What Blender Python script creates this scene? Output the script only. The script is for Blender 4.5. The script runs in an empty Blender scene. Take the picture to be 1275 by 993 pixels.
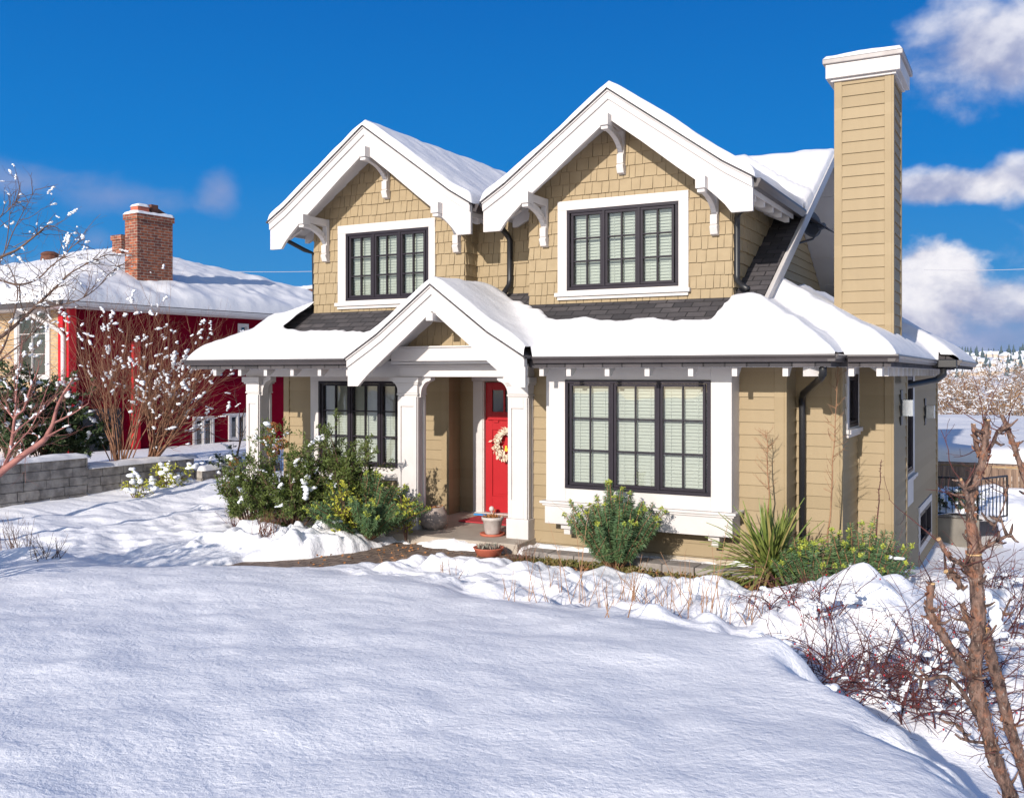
import bpy, math, random
import numpy as np
from mathutils import Vector, Matrix
sc = bpy.context.scene
R = math.radians
# ------------------------------------------------------------------ camera
YAW = math.atan2(1215.0, 2257.0)
SN, CS = math.sin(YAW), math.cos(YAW)
EYE, FPX, CU, HV = 2.165, 1215.0, 637.5, 466.0
cam = bpy.data.cameras.new('camera'); camo = bpy.data.objects.new('camera', cam); sc.collection.objects.link(camo)
camo.location = (0, 0, EYE); camo.rotation_euler = (R(90), 0, YAW)
cam.sensor_width = 36; cam.sensor_fit = 'HORIZONTAL'; cam.lens = 36*FPX/1275.0
cam.shift_y = -30.5/1275.0; cam.clip_start = .05; cam.clip_end = 9000
sc.camera = camo
sc.render.resolution_x, sc.render.resolution_y = 1024, 797
# ------------------------------------------------------------------ light
SUN = Vector((-.02, 1.0, -.36)).normalized()
EL = math.asin(-SUN.z)
lamp = bpy.data.lights.new('sun', 'SUN'); lamp.energy = 4.35; lamp.angle = R(.53); lamp.color = (1, .93, .84)
lo = bpy.data.objects.new('sun', lamp); sc.collection.objects.link(lo)
lo.rotation_euler = SUN.to_track_quat('-Z', 'Y').to_euler()
world = bpy.data.worlds.new('World'); sc.world = world; world.use_nodes = True
vs = sc.view_settings; vs.view_transform = 'Standard'; vs.look = 'None'; vs.exposure = .28; vs.gamma = 1; vs.use_curve_mapping = False
sc.cycles.use_denoising = True
sc.cycles.max_bounces = 8; sc.cycles.transparent_max_bounces = 16

class NT:
    def __init__(s, tree): s.t = tree; s.n = tree.nodes; s.l = tree.links
    def new(s, typ, **kw):
        n = s.n.new(typ)
        for k, v in kw.items(): setattr(n, k, v)
        return n
    def put(s, sock, v):
        if isinstance(v, bpy.types.NodeSocket): s.l.new(v, sock)
        elif v is not None: sock.default_value = v
    def math(s, op, a, b=0.0, c=None, clamp=False):
        n = s.new('ShaderNodeMath', operation=op, use_clamp=clamp); s.put(n.inputs[0], a); s.put(n.inputs[1], b)
        if c is not None: s.put(n.inputs[2], c)
        return n.outputs[0]
    def mix(s, f, a, b, blend='MIX'):
        n = s.new('ShaderNodeMix', data_type='RGBA', blend_type=blend); s.put(n.inputs[0], f)
        s.put(n.inputs[6], a if isinstance(a, bpy.types.NodeSocket) else (*a, 1)); s.put(n.inputs[7], b if isinstance(b, bpy.types.NodeSocket) else (*b, 1))
        return n.outputs[2]
    def noise(s, vec, scale, detail=4, rough=.55, dist=0):
        n = s.new('ShaderNodeTexNoise'); s.put(n.inputs['Vector'], vec); s.put(n.inputs['Scale'], scale)
        n.inputs['Detail'].default_value = detail; n.inputs['Roughness'].default_value = rough; n.inputs['Distortion'].default_value = dist
        return n.outputs['Fac']
    def ramp(s, f, lo, hi):
        n = s.new('ShaderNodeMapRange', interpolation_type='SMOOTHSTEP'); s.put(n.inputs[0], f); n.inputs[1].default_value = lo; n.inputs[2].default_value = hi
        return n.outputs[0]

def make_world():
    w = NT(world.node_tree); w.n.clear()
    out = w.new('ShaderNodeOutputWorld'); bg = w.new('ShaderNodeBackground')
    sky = w.new('ShaderNodeTexSky', sky_type='NISHITA'); sky.sun_disc = False
    sky.sun_elevation = EL; sky.sun_rotation = math.atan2(-SUN.x, -SUN.y); sky.altitude = 50; sky.air_density = 1.0; sky.dust_density = .3; sky.ozone_density = 2.5
    hs = w.new('ShaderNodeHueSaturation'); hs.inputs['Hue'].default_value = .5; hs.inputs['Saturation'].default_value = .72; hs.inputs['Value'].default_value = 1.0
    w.put(hs.inputs['Color'], sky.outputs[0])
    tc = w.new('ShaderNodeTexCoord'); sep = w.new('ShaderNodeSeparateXYZ'); w.put(sep.inputs[0], tc.outputs['Generated'])
    x, y, z = sep.outputs
    az = w.math('ARCTAN2', x, y); el = w.math('ARCSINE', z)
    cv = w.new('ShaderNodeCombineXYZ'); w.put(cv.inputs[0], az); w.put(cv.inputs[1], w.math('MULTIPLY', el, 1.35))
    n1 = w.noise(cv.outputs[0], 9.0, 9, .55, .15); n2 = w.noise(cv.outputs[0], 26.0, 6, .55)
    off = w.new('ShaderNodeVectorMath', operation='ADD'); w.put(off.inputs[0], cv.outputs[0]); off.inputs[1].default_value = (-.012, .03, 0)
    n3 = w.noise(off.outputs[0], 9.0, 9, .55, .15)
    nn = w.math('ADD', w.math('MULTIPLY', w.math('SUBTRACT', n1, .5), 2.2), w.math('MULTIPLY', w.math('SUBTRACT', n2, .5), .8))
    # clear winter blue: the sky model's colours pulled towards a deep azure away from the sun
    ra = w.new('ShaderNodeValToRGB'); w.put(ra.inputs[0], w.math('MULTIPLY', el, 1/1.57, clamp=True)); e = ra.color_ramp.elements
    e[0].position = 0; e[0].color = (.12, .36, .66, 1); e[1].position = 1; e[1].color = (.001, .07, .36, 1)
    for p, c in ((.06, (.035, .27, .64, 1)), (.13, (.004, .205, .62, 1)), (.25, (.001, .135, .50, 1))): q = e.new(p); q.color = c
    gr = w.new('ShaderNodeVectorMath', operation='SCALE'); w.put(gr.inputs[0], ra.outputs[0]); gr.inputs['Scale'].default_value = AZURE
    back = w.ramp(y, -.35, .45)
    col = w.mix(w.math('ADD', w.math('MULTIPLY', back, .93), .06), hs.outputs[0], gr.outputs[0])
    # each cloud: compass bearing, height above the horizon, half sizes (radians), density, soft edge
    def cloud(col, u, v, du, dv, dens, soft, bright, dark, ragged=1.0):
        a0 = math.atan((u-CU)/FPX) - YAW; e0 = math.atan((HV-v)/FPX*math.cos(math.atan((u-CU)/FPX)))
        da = du/FPX; de = dv/FPX
        qx = w.math('DIVIDE', w.math('SUBTRACT', az, a0), da); qy = w.math('DIVIDE', w.math('SUBTRACT', el, e0), de)
        r = w.math('SQRT', w.math('ADD', w.math('MULTIPLY', qx, qx), w.math('MULTIPLY', qy, qy)))
        f = w.math('ADD', w.math('SUBTRACT', 1.0, r), w.math('MULTIPLY', nn, ragged))
        m = w.math('MULTIPLY', w.ramp(f, 0, soft), dens)
        lit = w.math('ADD', w.math('MULTIPLY', w.math('SUBTRACT', n1, n3), 3.0), w.math('ADD', w.math('MULTIPLY', qy, .35), .5))
        c = w.mix(w.ramp(lit, 0.0, 1.0), dark, bright)
        return w.mix(m, col, c)
    K = CLOUD_GAIN
    A = (1.0*K, .98*K, 1.02*K); B = (.40*K, .43*K, .62*K); D = (.26*K, .33*K, .55*K); P = (.38*K, .42*K, .66*K)
    col = cloud(col, 1240, 425, 300, 52, .8, 1.0, P, D, .5)
    col = cloud(col, 1300, 385, 160, 42, .85, .9, P, D, .7)
    col = cloud(col, 1155, 352, 74, 66, 1.0, .4, A, B, .75)
    col = cloud(col, 1235, 375, 80, 40, .85, .7, A, B, .9)
    col = cloud(col, 1185, 232, 100, 26, .9, .6, A, B, .8)
    col = cloud(col, 1290, 220, 90, 34, .9, .6, A, B, .8)
    col = cloud(col, 1250, 60, 125, 78, .85, .8, A, B, .8)
    col = cloud(col, 275, 238, 36, 32, .58, 1.1, B, P, .8)
    col = cloud(col, 150, 245, 90, 30, .52, 1.2, B, P, .9)
    col = cloud(col, 20, 225, 60, 26, .5, 1.2, B, P, .9)
    col = cloud(col, 120, 300, 26, 18, .3, 1.2, B, P, .7)
    col = cloud(col, -600, 330, 500, 70, .6, .9, A, B, .9)
    col = cloud(col, 2300, 330, 700, 120, .8, .9, A, B, .9)
    w.put(bg.inputs['Color'], col); bg.inputs['Strength'].default_value = SKY
    w.l.new(bg.outputs[0], out.inputs[0])
SKY = .126
CLOUD_GAIN = 6.3
AZURE = 6.6
make_world()

# ------------------------------------------------------------------ materials
def mat(name, base, rough=.6, var=None, vscale=6.0, vcon=.5, bump=0, bscale=40.0, spec=.4, coord='Object', build=None, metal=0.0):
    m = bpy.data.materials.new(name); m.use_nodes = True; t = NT(m.node_tree)
    b = t.n['Principled BSDF']; b.inputs['Roughness'].default_value = rough; b.inputs['Specular IOR Level'].default_value = spec
    b.inputs['Metallic'].default_value = metal
    tc = t.new('ShaderNodeTexCoord'); v = tc.outputs[coord]
    b.inputs['Base Color'].default_value = (*base, 1)
    if var:
        f = t.ramp(t.noise(v, vscale, 6), .5-vcon/2, .5+vcon/2)
        t.put(b.inputs['Base Color'], t.mix(f, base, var))
    if bump:
        bn = t.new('ShaderNodeBump'); bn.inputs['Strength'].default_value = 1; bn.inputs['Distance'].default_value = bump
        t.put(bn.inputs['Height'], t.noise(v, bscale, 5)); t.l.new(bn.outputs[0], b.inputs['Normal'])
    if build: build(t, b, v)
    return m

def snow_build(fine):
    def f(t, b, v):
        mp = t.new('ShaderNodeMapping'); t.put(mp.inputs[0], v); mp.inputs['Scale'].default_value = (1, 1.0, 1)
        n1 = t.noise(mp.outputs[0], 5.0, 3, .5); n2 = t.noise(v, 26.0, 5, .65); n3 = t.noise(v, 160.0, 3, .6)
        h = t.math('ADD', t.math('ADD', t.math('MULTIPLY', n1, .022*fine), t.math('MULTIPLY', n2, .012*fine)), t.math('MULTIPLY', n3, .0028*fine))
        bn = t.new('ShaderNodeBump'); bn.inputs['Strength'].default_value = 1; bn.inputs['Distance'].default_value = 1.0
        t.put(bn.inputs['Height'], h); t.l.new(bn.outputs[0], b.inputs['Normal'])
    return f
M = {}
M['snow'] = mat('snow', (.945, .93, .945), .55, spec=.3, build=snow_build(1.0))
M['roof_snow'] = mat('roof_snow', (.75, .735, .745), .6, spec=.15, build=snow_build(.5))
M['clump'] = mat('clump_snow', (.86, .88, .92), .6, spec=.2, bump=.01, bscale=30)
TAN = (.305, .229, .134)
def siding_build(t, b, v):
    sep = t.new('ShaderNodeSeparateXYZ'); t.put(sep.inputs[0], v); cv = t.new('ShaderNodeCombineXYZ')
    t.put(cv.inputs[0], t.math('MULTIPLY', t.math('ADD', sep.outputs[0], sep.outputs[1]), 9.0)); t.put(cv.inputs[2], t.math('MULTIPLY', sep.outputs[2], .7))
    wn = t.new('ShaderNodeTexWhiteNoise', noise_dimensions='1D'); t.put(wn.inputs['W'], t.math('FLOOR', t.math('DIVIDE', t.math('ADD', sep.outputs[2], .08), .152)))
    f = t.math('ADD', t.math('MULTIPLY', wn.outputs[0], .5), t.math('MULTIPLY', t.noise(cv.outputs[0], 1.0, 6, .6), .7)); c = t.mix(t.ramp(f, .2, 1.0), (.282, .211, .121), (.322, .244, .145))
    c = t.mix(t.math('MULTIPLY', t.ramp(t.noise(v, 1.3, 5, .7), .58, .8), .22), c, (.20, .155, .10)); t.put(b.inputs['Base Color'], c)
M['siding'] = mat('siding', TAN, .6, build=siding_build, spec=.3)
M['shingle_wall'] = mat('shingle_wall', (.290, .216, .124), .65, var=(.328, .248, .146), vscale=7.0, bump=.0008, bscale=90)
M['white'] = mat('white_paint', (.60, .565, .55), .5, var=(.55, .515, .50), vscale=2.6, vcon=.35, spec=.25, bump=.0004, bscale=60)
M['soffit'] = mat('soffit_white', (.66, .63, .62), .55, var=(.60, .57, .56), vscale=2)
M['frame'] = mat('dark_frame', (.017, .013, .020), .45, spec=.25, var=(.022, .017, .025))
M['gutter'] = mat('gutter', (.055, .047, .05), .35, var=(.07, .06, .062), vscale=2)
M['black'] = mat('black_metal', (.018, .018, .02), .4)
M['door'] = mat('red_door', (.42, .018, .024), .4, spec=.25, var=(.38, .016, .021), vscale=3)
M['redtrim'] = mat('red_trim', (.52, .012, .022), .6, spec=.2, var=(.42, .010, .019), vscale=4)
M['redwall'] = mat('red_wall', (.165, .002, .014), .9, spec=.03, var=(.125, .001, .010), vscale=2, bump=.004, bscale=40)
M['concrete'] = mat('concrete', (.42, .36, .30), .8, var=(.32, .27, .22), vscale=3, bump=.002, bscale=60)
M['darkconcrete'] = mat('concrete_wall', (.22, .20, .17), .85, var=(.12, .105, .09), vscale=2, bump=.004, bscale=25)
M['foundation'] = mat('foundation', (.50, .43, .33), .85, var=(.40, .34, .27), vscale=5, bump=.003, bscale=40)
M['stone'] = mat('stone_block', (.42, .38, .34), .9, var=(.20, .18, .165), vscale=5, vcon=.4, bump=.022, bscale=16)
M['kerbstone'] = mat('kerb_block', (.36, .32, .29), .9, var=(.24, .21, .19), vscale=6, bump=.006, bscale=30)
M['soil'] = mat('mulch', (.10, .065, .04), .95, var=(.04, .028, .02), vscale=22, bump=.03, bscale=35)
M['bark'] = mat('bark', (.16, .085, .055), .85, var=(.075, .045, .035), vscale=14, bump=.012, bscale=30)
def bark_build(t, b, v):
    mp = t.new('ShaderNodeMapping'); t.put(mp.inputs[0], v); mp.inputs['Scale'].default_value = (1, 1, .45)
    n1 = t.noise(mp.outputs[0], 26, 8, .7); n2 = t.noise(v, 9, 6, .65, .6); n3 = t.noise(mp.outputs[0], 70, 4)
    c = t.mix(t.ramp(n1, .36, .62), (.05, .032, .028), (.25, .155, .12)); c = t.mix(t.ramp(n2, .52, .66), c, (.27, .13, .085)); c = t.mix(t.ramp(n3, .60, .72), c, (.36, .30, .26))
    t.put(b.inputs['Base Color'], c); bn = t.new('ShaderNodeBump'); bn.inputs['Strength'].default_value = 1; bn.inputs['Distance'].default_value = .02
    t.put(bn.inputs['Height'], t.math('ADD', n1, t.math('MULTIPLY', n3, .4))); t.l.new(bn.outputs[0], b.inputs['Normal'])
M['barkred'] = mat('bark_red', (.2, .1, .07), .8, build=bark_build, spec=.25)
M['cutwood'] = mat('cut_wood', (.62, .42, .22), .8, var=(.45, .26, .12), vscale=20)
M['twig'] = mat('twig', (.30, .15, .085), .8, var=(.14, .07, .045), vscale=9)
M['twigred'] = mat('twig_red', (.125, .036, .032), .7, var=(.06, .02, .018), vscale=9)
M['twigpink'] = mat('twig_pink', (.38, .16, .13), .7, var=(.20, .08, .075), vscale=7)
M['twigdark'] = mat('twig_dark', (.085, .05, .042), .8, var=(.16, .10, .07), vscale=5)
M['straw'] = mat('dry_stem', (.34, .19, .10), .8, var=(.20, .10, .055), vscale=9)
M['dryflower'] = mat('dry_flower', (.42, .19, .075), .85, var=(.26, .11, .04), vscale=30)
M['berry'] = mat('berry', (.45, .015, .02), .35)
def leafmat(n, a, b, sc_=3.0, rough=.5): return mat(n, a, rough, var=b, vscale=sc_, spec=.35)
M['leafdark'] = leafmat('leaf_dark', (.05, .08, .018), (.125, .155, .035), 7)
M['leafspurge'] = leafmat('leaf_spurge', (.062, .125, .055), (.12, .19, .075), 5)
M['leafyellow'] = leafmat('leaf_yellow', (.42, .40, .045), (.30, .32, .04), 9)
M['leafbud'] = leafmat('leaf_bud', (.40, .42, .06), (.26, .33, .06), 12)
M['leafyucca'] = leafmat('leaf_yucca', (.11, .17, .035), (.22, .24, .06), 5)
M['leafhedge'] = leafmat('leaf_hedge', (.03, .055, .018), (.06, .085, .03), 4)
M['leafground'] = leafmat('leaf_ground', (.10, .12, .03), (.20, .14, .05), 8)
M['blind'] = mat('blind', (.50, .49, .43), .5, spec=.3)
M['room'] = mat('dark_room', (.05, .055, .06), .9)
M['terracotta'] = mat('terracotta', (.50, .14, .08), .7, var=(.42, .11, .07), vscale=10)
M['potstone'] = mat('pot_stone', (.38, .31, .27), .8, var=(.28, .23, .21), vscale=6, bump=.006, bscale=18)
M['potwhite'] = mat('pot_white', (.55, .50, .47), .7, var=(.42, .36, .33), vscale=14, bump=.004, bscale=30)
M['wreath'] = mat('wreath_straw', (.62, .50, .36), .8, var=(.75, .68, .58), vscale=30)
M['mat'] = mat('doormat', (.45, .04, .05), .9, var=(.35, .03, .04), vscale=20)
M['blue'] = mat('blue_item', (.03, .25, .6), .5)
M['yellowpaint'] = mat('yellow_ribbon', (.8, .5, .03), .5)
M['dish'] = mat('dish_grey', (.13, .145, .175), .5)
M['lampsilver'] = mat('lamp_silver', (.55, .58, .62), .25, metal=.7)
M['chimneycap'] = mat('cap_metal', (.40, .36, .35), .5, var=(.30, .27, .26), vscale=6)
M['rust'] = mat('rust', (.16, .06, .035), .8, var=(.08, .035, .025), vscale=12)

def brick_build(c1, c2, mortar, w, h, msize, bumpd, squash=1.0, stain=None, horizontal=False, offs=.5):
    def f(t, b, v):
        sep = t.new('ShaderNodeSeparateXYZ'); t.put(sep.inputs[0], v); cv = t.new('ShaderNodeCombineXYZ')
        if horizontal: t.put(cv.inputs[0], sep.outputs[0]); t.put(cv.inputs[1], sep.outputs[1])
        else: t.put(cv.inputs[0], t.math('ADD', sep.outputs[0], sep.outputs[1])); t.put(cv.inputs[1], sep.outputs[2])
        br = t.new('ShaderNodeTexBrick'); t.put(br.inputs['Vector'], cv.outputs[0]); br.offset = offs
        br.inputs['Color1'].default_value = (*c1, 1); br.inputs['Color2'].default_value = (*c2, 1); br.inputs['Mortar'].default_value = (*mortar, 1)
        br.inputs['Scale'].default_value = 1; br.inputs['Mortar Size'].default_value = msize; br.inputs['Mortar Smooth'].default_value = .3
        br.inputs['Brick Width'].default_value = w; br.inputs['Row Height'].default_value = h; br.inputs['Bias'].default_value = 0
        col = br.outputs['Color']
        n = t.noise(v, 8, 6)
        col = t.mix(t.math('MULTIPLY', t.ramp(n, .35, .7), .55), col, stain or tuple(.45*a for a in c1))
        t.put(b.inputs['Base Color'], col)
        bn = t.new('ShaderNodeBump'); bn.inputs['Strength'].default_value = 1; bn.inputs['Distance'].default_value = bumpd
        hh = t.math('ADD', t.math('SUBTRACT', 1.0, br.outputs['Fac']), t.math('MULTIPLY', t.noise(v, 60, 4), .4))
        t.put(bn.inputs['Height'], hh); t.l.new(bn.outputs[0], b.inputs['Normal'])
    return f
M['roofshingle'] = mat('asphalt_shingle', (.03, .03, .033), .9, build=brick_build((.04, .037, .041), (.095, .084, .088), (.018, .016, .018), .25, .12, .009, .012, horizontal=True, stain=(.05, .046, .05)))
M['brick'] = mat('red_brick', (.3, .1, .06), .85, build=brick_build((.44, .12, .05), (.20, .05, .032), (.40, .31, .24), .24, .082, .011, .010, stain=(.045, .026, .022)))
M['tanbrick'] = mat('tan_brick', (.4, .3, .2), .85, build=brick_build((.42, .26, .13), (.52, .36, .20), (.40, .35, .28), .24, .085, .01, .006, stain=(.3, .2, .12)))
M['paver'] = mat('paver', (.2, .15, .12), .85, build=brick_build((.30, .22, .165), (.19, .135, .105), (.06, .042, .034), .21, .105, .010, .010, horizontal=True, stain=(.13, .09, .07)))
def plank_build(t, b, v):
    sep = t.new('ShaderNodeSeparateXYZ'); t.put(sep.inputs[0], v); cv = t.new('ShaderNodeCombineXYZ')
    t.put(cv.inputs[0], t.math('MULTIPLY', sep.outputs[0], 9.0)); t.put(cv.inputs[1], sep.outputs[1]); t.put(cv.inputs[2], t.math('MULTIPLY', sep.outputs[2], .8))
    f = t.ramp(t.noise(cv.outputs[0], 1.5, 6), .3, .7)
    t.put(b.inputs['Base Color'], t.mix(f, (.13, .085, .065), (.30, .20, .14)))
M['fencewood'] = mat('fence_wood', (.25, .17, .12), .85, build=plank_build)
def glass():
    m = bpy.data.materials.new('window_glass'); m.use_nodes = True; t = NT(m.node_tree); t.n.clear()
    o = t.new('ShaderNodeOutputMaterial'); mx = t.new('ShaderNodeMixShader'); tr = t.new('ShaderNodeBsdfTransparent'); gl = t.new('ShaderNodeBsdfGlossy')
    tr.inputs[0].default_value = (.86, .92, .92, 1); gl.inputs['Roughness'].default_value = .02; gl.inputs[0].default_value = (1, 1, 1, 1)
    fr = t.new('ShaderNodeFresnel'); fr.inputs[0].default_value = 2.0
    tc = t.new('ShaderNodeTexCoord'); bn = t.new('ShaderNodeBump'); bn.inputs['Distance'].default_value = .01; bn.inputs['Strength'].default_value = .25
    t.put(bn.inputs['Height'], t.noise(tc.outputs['Object'], 2.2, 1)); t.l.new(bn.outputs[0], gl.inputs['Normal'])
    t.l.new(fr.outputs[0], mx.inputs[0]); t.l.new(tr.outputs[0], mx.inputs[1]); t.l.new(gl.outputs[0], mx.inputs[2]); t.l.new(mx.outputs[0], o.inputs[0])
    return m
M['glass'] = glass()

# ------------------------------------------------------------------ mesh helpers
def ico():
    p = (1+5**.5)/2
    v = [(-1,p,0),(1,p,0),(-1,-p,0),(1,-p,0),(0,-1,p),(0,1,p),(0,-1,-p),(0,1,-p),(p,0,-1),(p,0,1),(-p,0,-1),(-p,0,1)]
    f = [(0,11,5),(0,5,1),(0,1,7),(0,7,10),(0,10,11),(1,5,9),(5,11,4),(11,10,2),(10,7,6),(7,1,8),(3,9,4),(3,4,2),(3,2,6),(3,6,8),(3,8,9),(4,9,5),(2,4,11),(6,2,10),(8,6,7),(9,8,1)]
    v = [Vector(a).normalized() for a in v]; mid = {}; g = []
    def m(a, b):
        k = (min(a, b), max(a, b))
        if k not in mid: v.append(((v[a]+v[b])/2).normalized()); mid[k] = len(v)-1
        return mid[k]
    for a, b, c in f:
        x, y, z = m(a, b), m(b, c), m(c, a); g += [(a, x, z), (b, y, x), (c, z, y), (x, y, z)]
    return [tuple(a) for a in v], g, [tuple(a) for a in v[:12]], f
ICO1V, ICO1F, ICO0V, ICO0F = ico()

BASE = {}    # where each thing stands: meshes are stored relative to it
class MB:
    def __init__(s, xf=None): s.v = []; s.f = []; s.m = []; s.xf = xf; s.mi = 0
    def add(s, vs, fs):
        o = len(s.v)
        if s.xf: vs = [s.xf(*p) for p in vs]
        s.v.extend(vs); s.f.extend([tuple(i+o for i in f) for f in fs]); s.m.extend([s.mi]*len(fs))
    def box(s, x0, x1, y0, y1, z0, z1):
        s.add([(x0,y0,z0),(x1,y0,z0),(x1,y1,z0),(x0,y1,z0),(x0,y0,z1),(x1,y0,z1),(x1,y1,z1),(x0,y1,z1)],
              [(0,3,2,1),(4,5,6,7),(0,1,5,4),(1,2,6,5),(2,3,7,6),(3,0,4,7)]); return s
    def prism(s, poly, axis, a, b):
        """polygon in the two other axes, extruded along axis from a to b"""
        def P(p, t):
            return (t, p[0], p[1]) if axis == 'x' else ((p[0], t, p[1]) if axis == 'y' else (p[0], p[1], t))
        n = len(poly); vs = [P(p, a) for p in poly]+[P(p, b) for p in poly]
        s.add(vs, [tuple(range(n-1, -1, -1)), tuple(range(n, 2*n))]+[(i, (i+1) % n, n+(i+1) % n, n+i) for i in range(n)]); return s
    def strip(s, top, bot, axis, a, b):
        """a band between two polylines of equal length, extruded (all quads)"""
        for i in range(len(top)-1):
            s.prism([bot[i], bot[i+1], top[i+1], top[i]], axis, a, b)
        return s
    def tube(s, pts, rad, n=6, cap=True, wob=None):
        pts = [Vector(p) for p in pts]; vs = []; fs = []; k = len(pts)
        up = Vector((0, 0, 1)); ref = None
        for i, p in enumerate(pts):
            d = (pts[min(i+1, k-1)]-pts[max(i-1, 0)])
            d = d.normalized() if d.length > 1e-9 else up
            if ref is None: ref = d.cross(up if abs(d.z) < .9 else Vector((1, 0, 0))).normalized()
            a = (ref-d*ref.dot(d)); a = a.normalized() if a.length > 1e-6 else d.orthogonal().normalized(); ref = a; b = d.cross(a)
            r = rad[i] if hasattr(rad, '__len__') else rad
            for j in range(n):
                t = 2*math.pi*j/n; q = r*(1+wob.uniform(-.16, .16)) if wob else r; vs.append(tuple(p+a*(math.cos(t)*q)+b*(math.sin(t)*q)))
        for i in range(k-1):
            for j in range(n):
                fs.append((i*n+j, i*n+(j+1) % n, (i+1)*n+(j+1) % n, (i+1)*n+j))
        if cap: fs += [tuple(range(n-1, -1, -1)), tuple(range((k-1)*n, k*n))]
        s.add(vs, fs); return s
    def lathe(s, prof, cx, cy, n=20, wob=None):
        vs = []; fs = []; k = len(prof)
        for r, z in prof:
            for j in range(n):
                t = 2*math.pi*j/n; q = r*(wob(t, z) if wob else 1); vs.append((cx+q*math.cos(t), cy+q*math.sin(t), z))
        for i in range(k-1):
            for j in range(n): fs.append((i*n+j, i*n+(j+1) % n, (i+1)*n+(j+1) % n, (i+1)*n+j))
        fs += [tuple(range(n-1, -1, -1)), tuple(range((k-1)*n, k*n))]
        s.add(vs, fs); return s
    def blob(s, c, r, rng, low=False, jit=.25):
        V, Fc = (ICO0V, ICO0F) if low else (ICO1V, ICO1F)
        if not hasattr(r, '__len__'): r = (r, r, r)
        a = rng.uniform(0, 6.28); ca, sa = math.cos(a), math.sin(a)
        vs = []
        for x, y, z in V:
            q = 1+rng.uniform(-jit, jit); x, y = x*ca-y*sa, x*sa+y*ca
            vs.append((c[0]+x*r[0]*q, c[1]+y*r[1]*q, c[2]+z*r[2]*q))
        s.add(vs, Fc)
    def leaf(s, p, d, L, W, rng, fold=.25):
        d = Vector(d); d.normalize(); u = Vector((rng.gauss(0, 1), rng.gauss(0, 1), rng.gauss(0, 1)+.6)); w = d.cross(u)
        if w.length < 1e-4: return
        w.normalize(); nrm = w.cross(d); p = Vector(p); q = p+d*L
        m1 = p+d*L*.45+w*W*.5+nrm*W*fold; m2 = p+d*L*.45-w*W*.5+nrm*W*fold
        s.add([tuple(p), tuple(m1), tuple(q), tuple(m2)], [(0, 1, 2), (0, 2, 3)])
    def build(s, name, m, parent=None, smooth=False, bevel=0, origin=None):
        base = BASE.get(parent.name, (0, 0, 0)) if parent else (origin or (0, 0, 0))
        me = bpy.data.meshes.new(name); me.from_pydata([(p[0]-base[0], p[1]-base[1], p[2]-base[2]) for p in s.v], [], s.f)
        for q in (m if isinstance(m, (list, tuple)) else [m]): me.materials.append(q)
        if isinstance(m, (list, tuple)): me.polygons.foreach_set('material_index', s.m)
        if smooth: me.polygons.foreach_set('use_smooth', [True]*len(me.polygons))
        me.update()
        o = bpy.data.objects.new(name, me); sc.collection.objects.link(o)
        BASE[o.name] = base
        if parent: o.parent = parent
        else: o.location = base
        if bevel:
            b = o.modifiers.new('bevel', 'BEVEL'); b.width = bevel; b.segments = 2; b.limit_method = 'ANGLE'; b.angle_limit = R(40)
        return o
def tag(o, label, cat, group=None):
    o['label'] = label; o['category'] = cat
    if group: o['group'] = group
    return o
def structure(o): o['kind'] = 'structure'; return o
def thing(name, label, cat, loc=(0, 0, 0), rz=0, group=None):
    o = bpy.data.objects.new(name, None); sc.collection.objects.link(o); o.location = loc; o.rotation_euler = (0, 0, rz); o.empty_display_size = .2
    BASE[o.name] = loc
    return tag(o, label, cat, group)
def copy_tree(o, parent=None):
    c = o.copy(); sc.collection.objects.link(c); c.parent = parent
    for ch in [q for q in bpy.data.objects if q.parent == o]: copy_tree(ch, c)
    return c
def ray(u, v):
    a = (u-CU)/FPX; return (-SN+a*CS, CS+a*SN, (HV-v)/FPX)
def at_y(u, v, Y): r = ray(u, v); t = Y/r[1]; return (r[0]*t, Y, EYE+r[2]*t)
def at_z(u, v, Z): r = ray(u, v); t = (Z-EYE)/r[2]; return (r[0]*t, r[1]*t, Z)
def at_d(u, v, d): r = ray(u, v); return (r[0]*d, r[1]*d, EYE+r[2]*d)

def vnoise(x, y, seed=0):
    xi = np.floor(x).astype(np.int64); yi = np.floor(y).astype(np.int64); fx = x-xi; fy = y-yi
    fx = fx*fx*fx*(fx*(fx*6-15)+10); fy = fy*fy*fy*(fy*(fy*6-15)+10)
    def h(a, b):
        n = (a*374761393+b*668265263+seed*1442695041) & 0x7fffffff
        n = ((n ^ (n >> 13))*1274126177) & 0x7fffffff
        n = ((n ^ (n >> 16))*668265263) & 0x7fffffff
        return ((n ^ (n >> 15)) & 0xffff)/65535.0*2-1
    a = h(xi, yi)*(1-fx)+h(xi+1, yi)*fx; b = h(xi, yi+1)*(1-fx)+h(xi+1, yi+1)*fx
    return a*(1-fy)+b*fy
def fbm(x, y, seed=0, o=3):
    s = 0; a = 1
    for i in range(o): s = s+a*vnoise(x*2**i+i*17.3, y*2**i-i*9.1, seed+i); a *= .5
    return s
def ss(t): t = np.clip(t, 0, 1); return t*t*(3-2*t)

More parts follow.
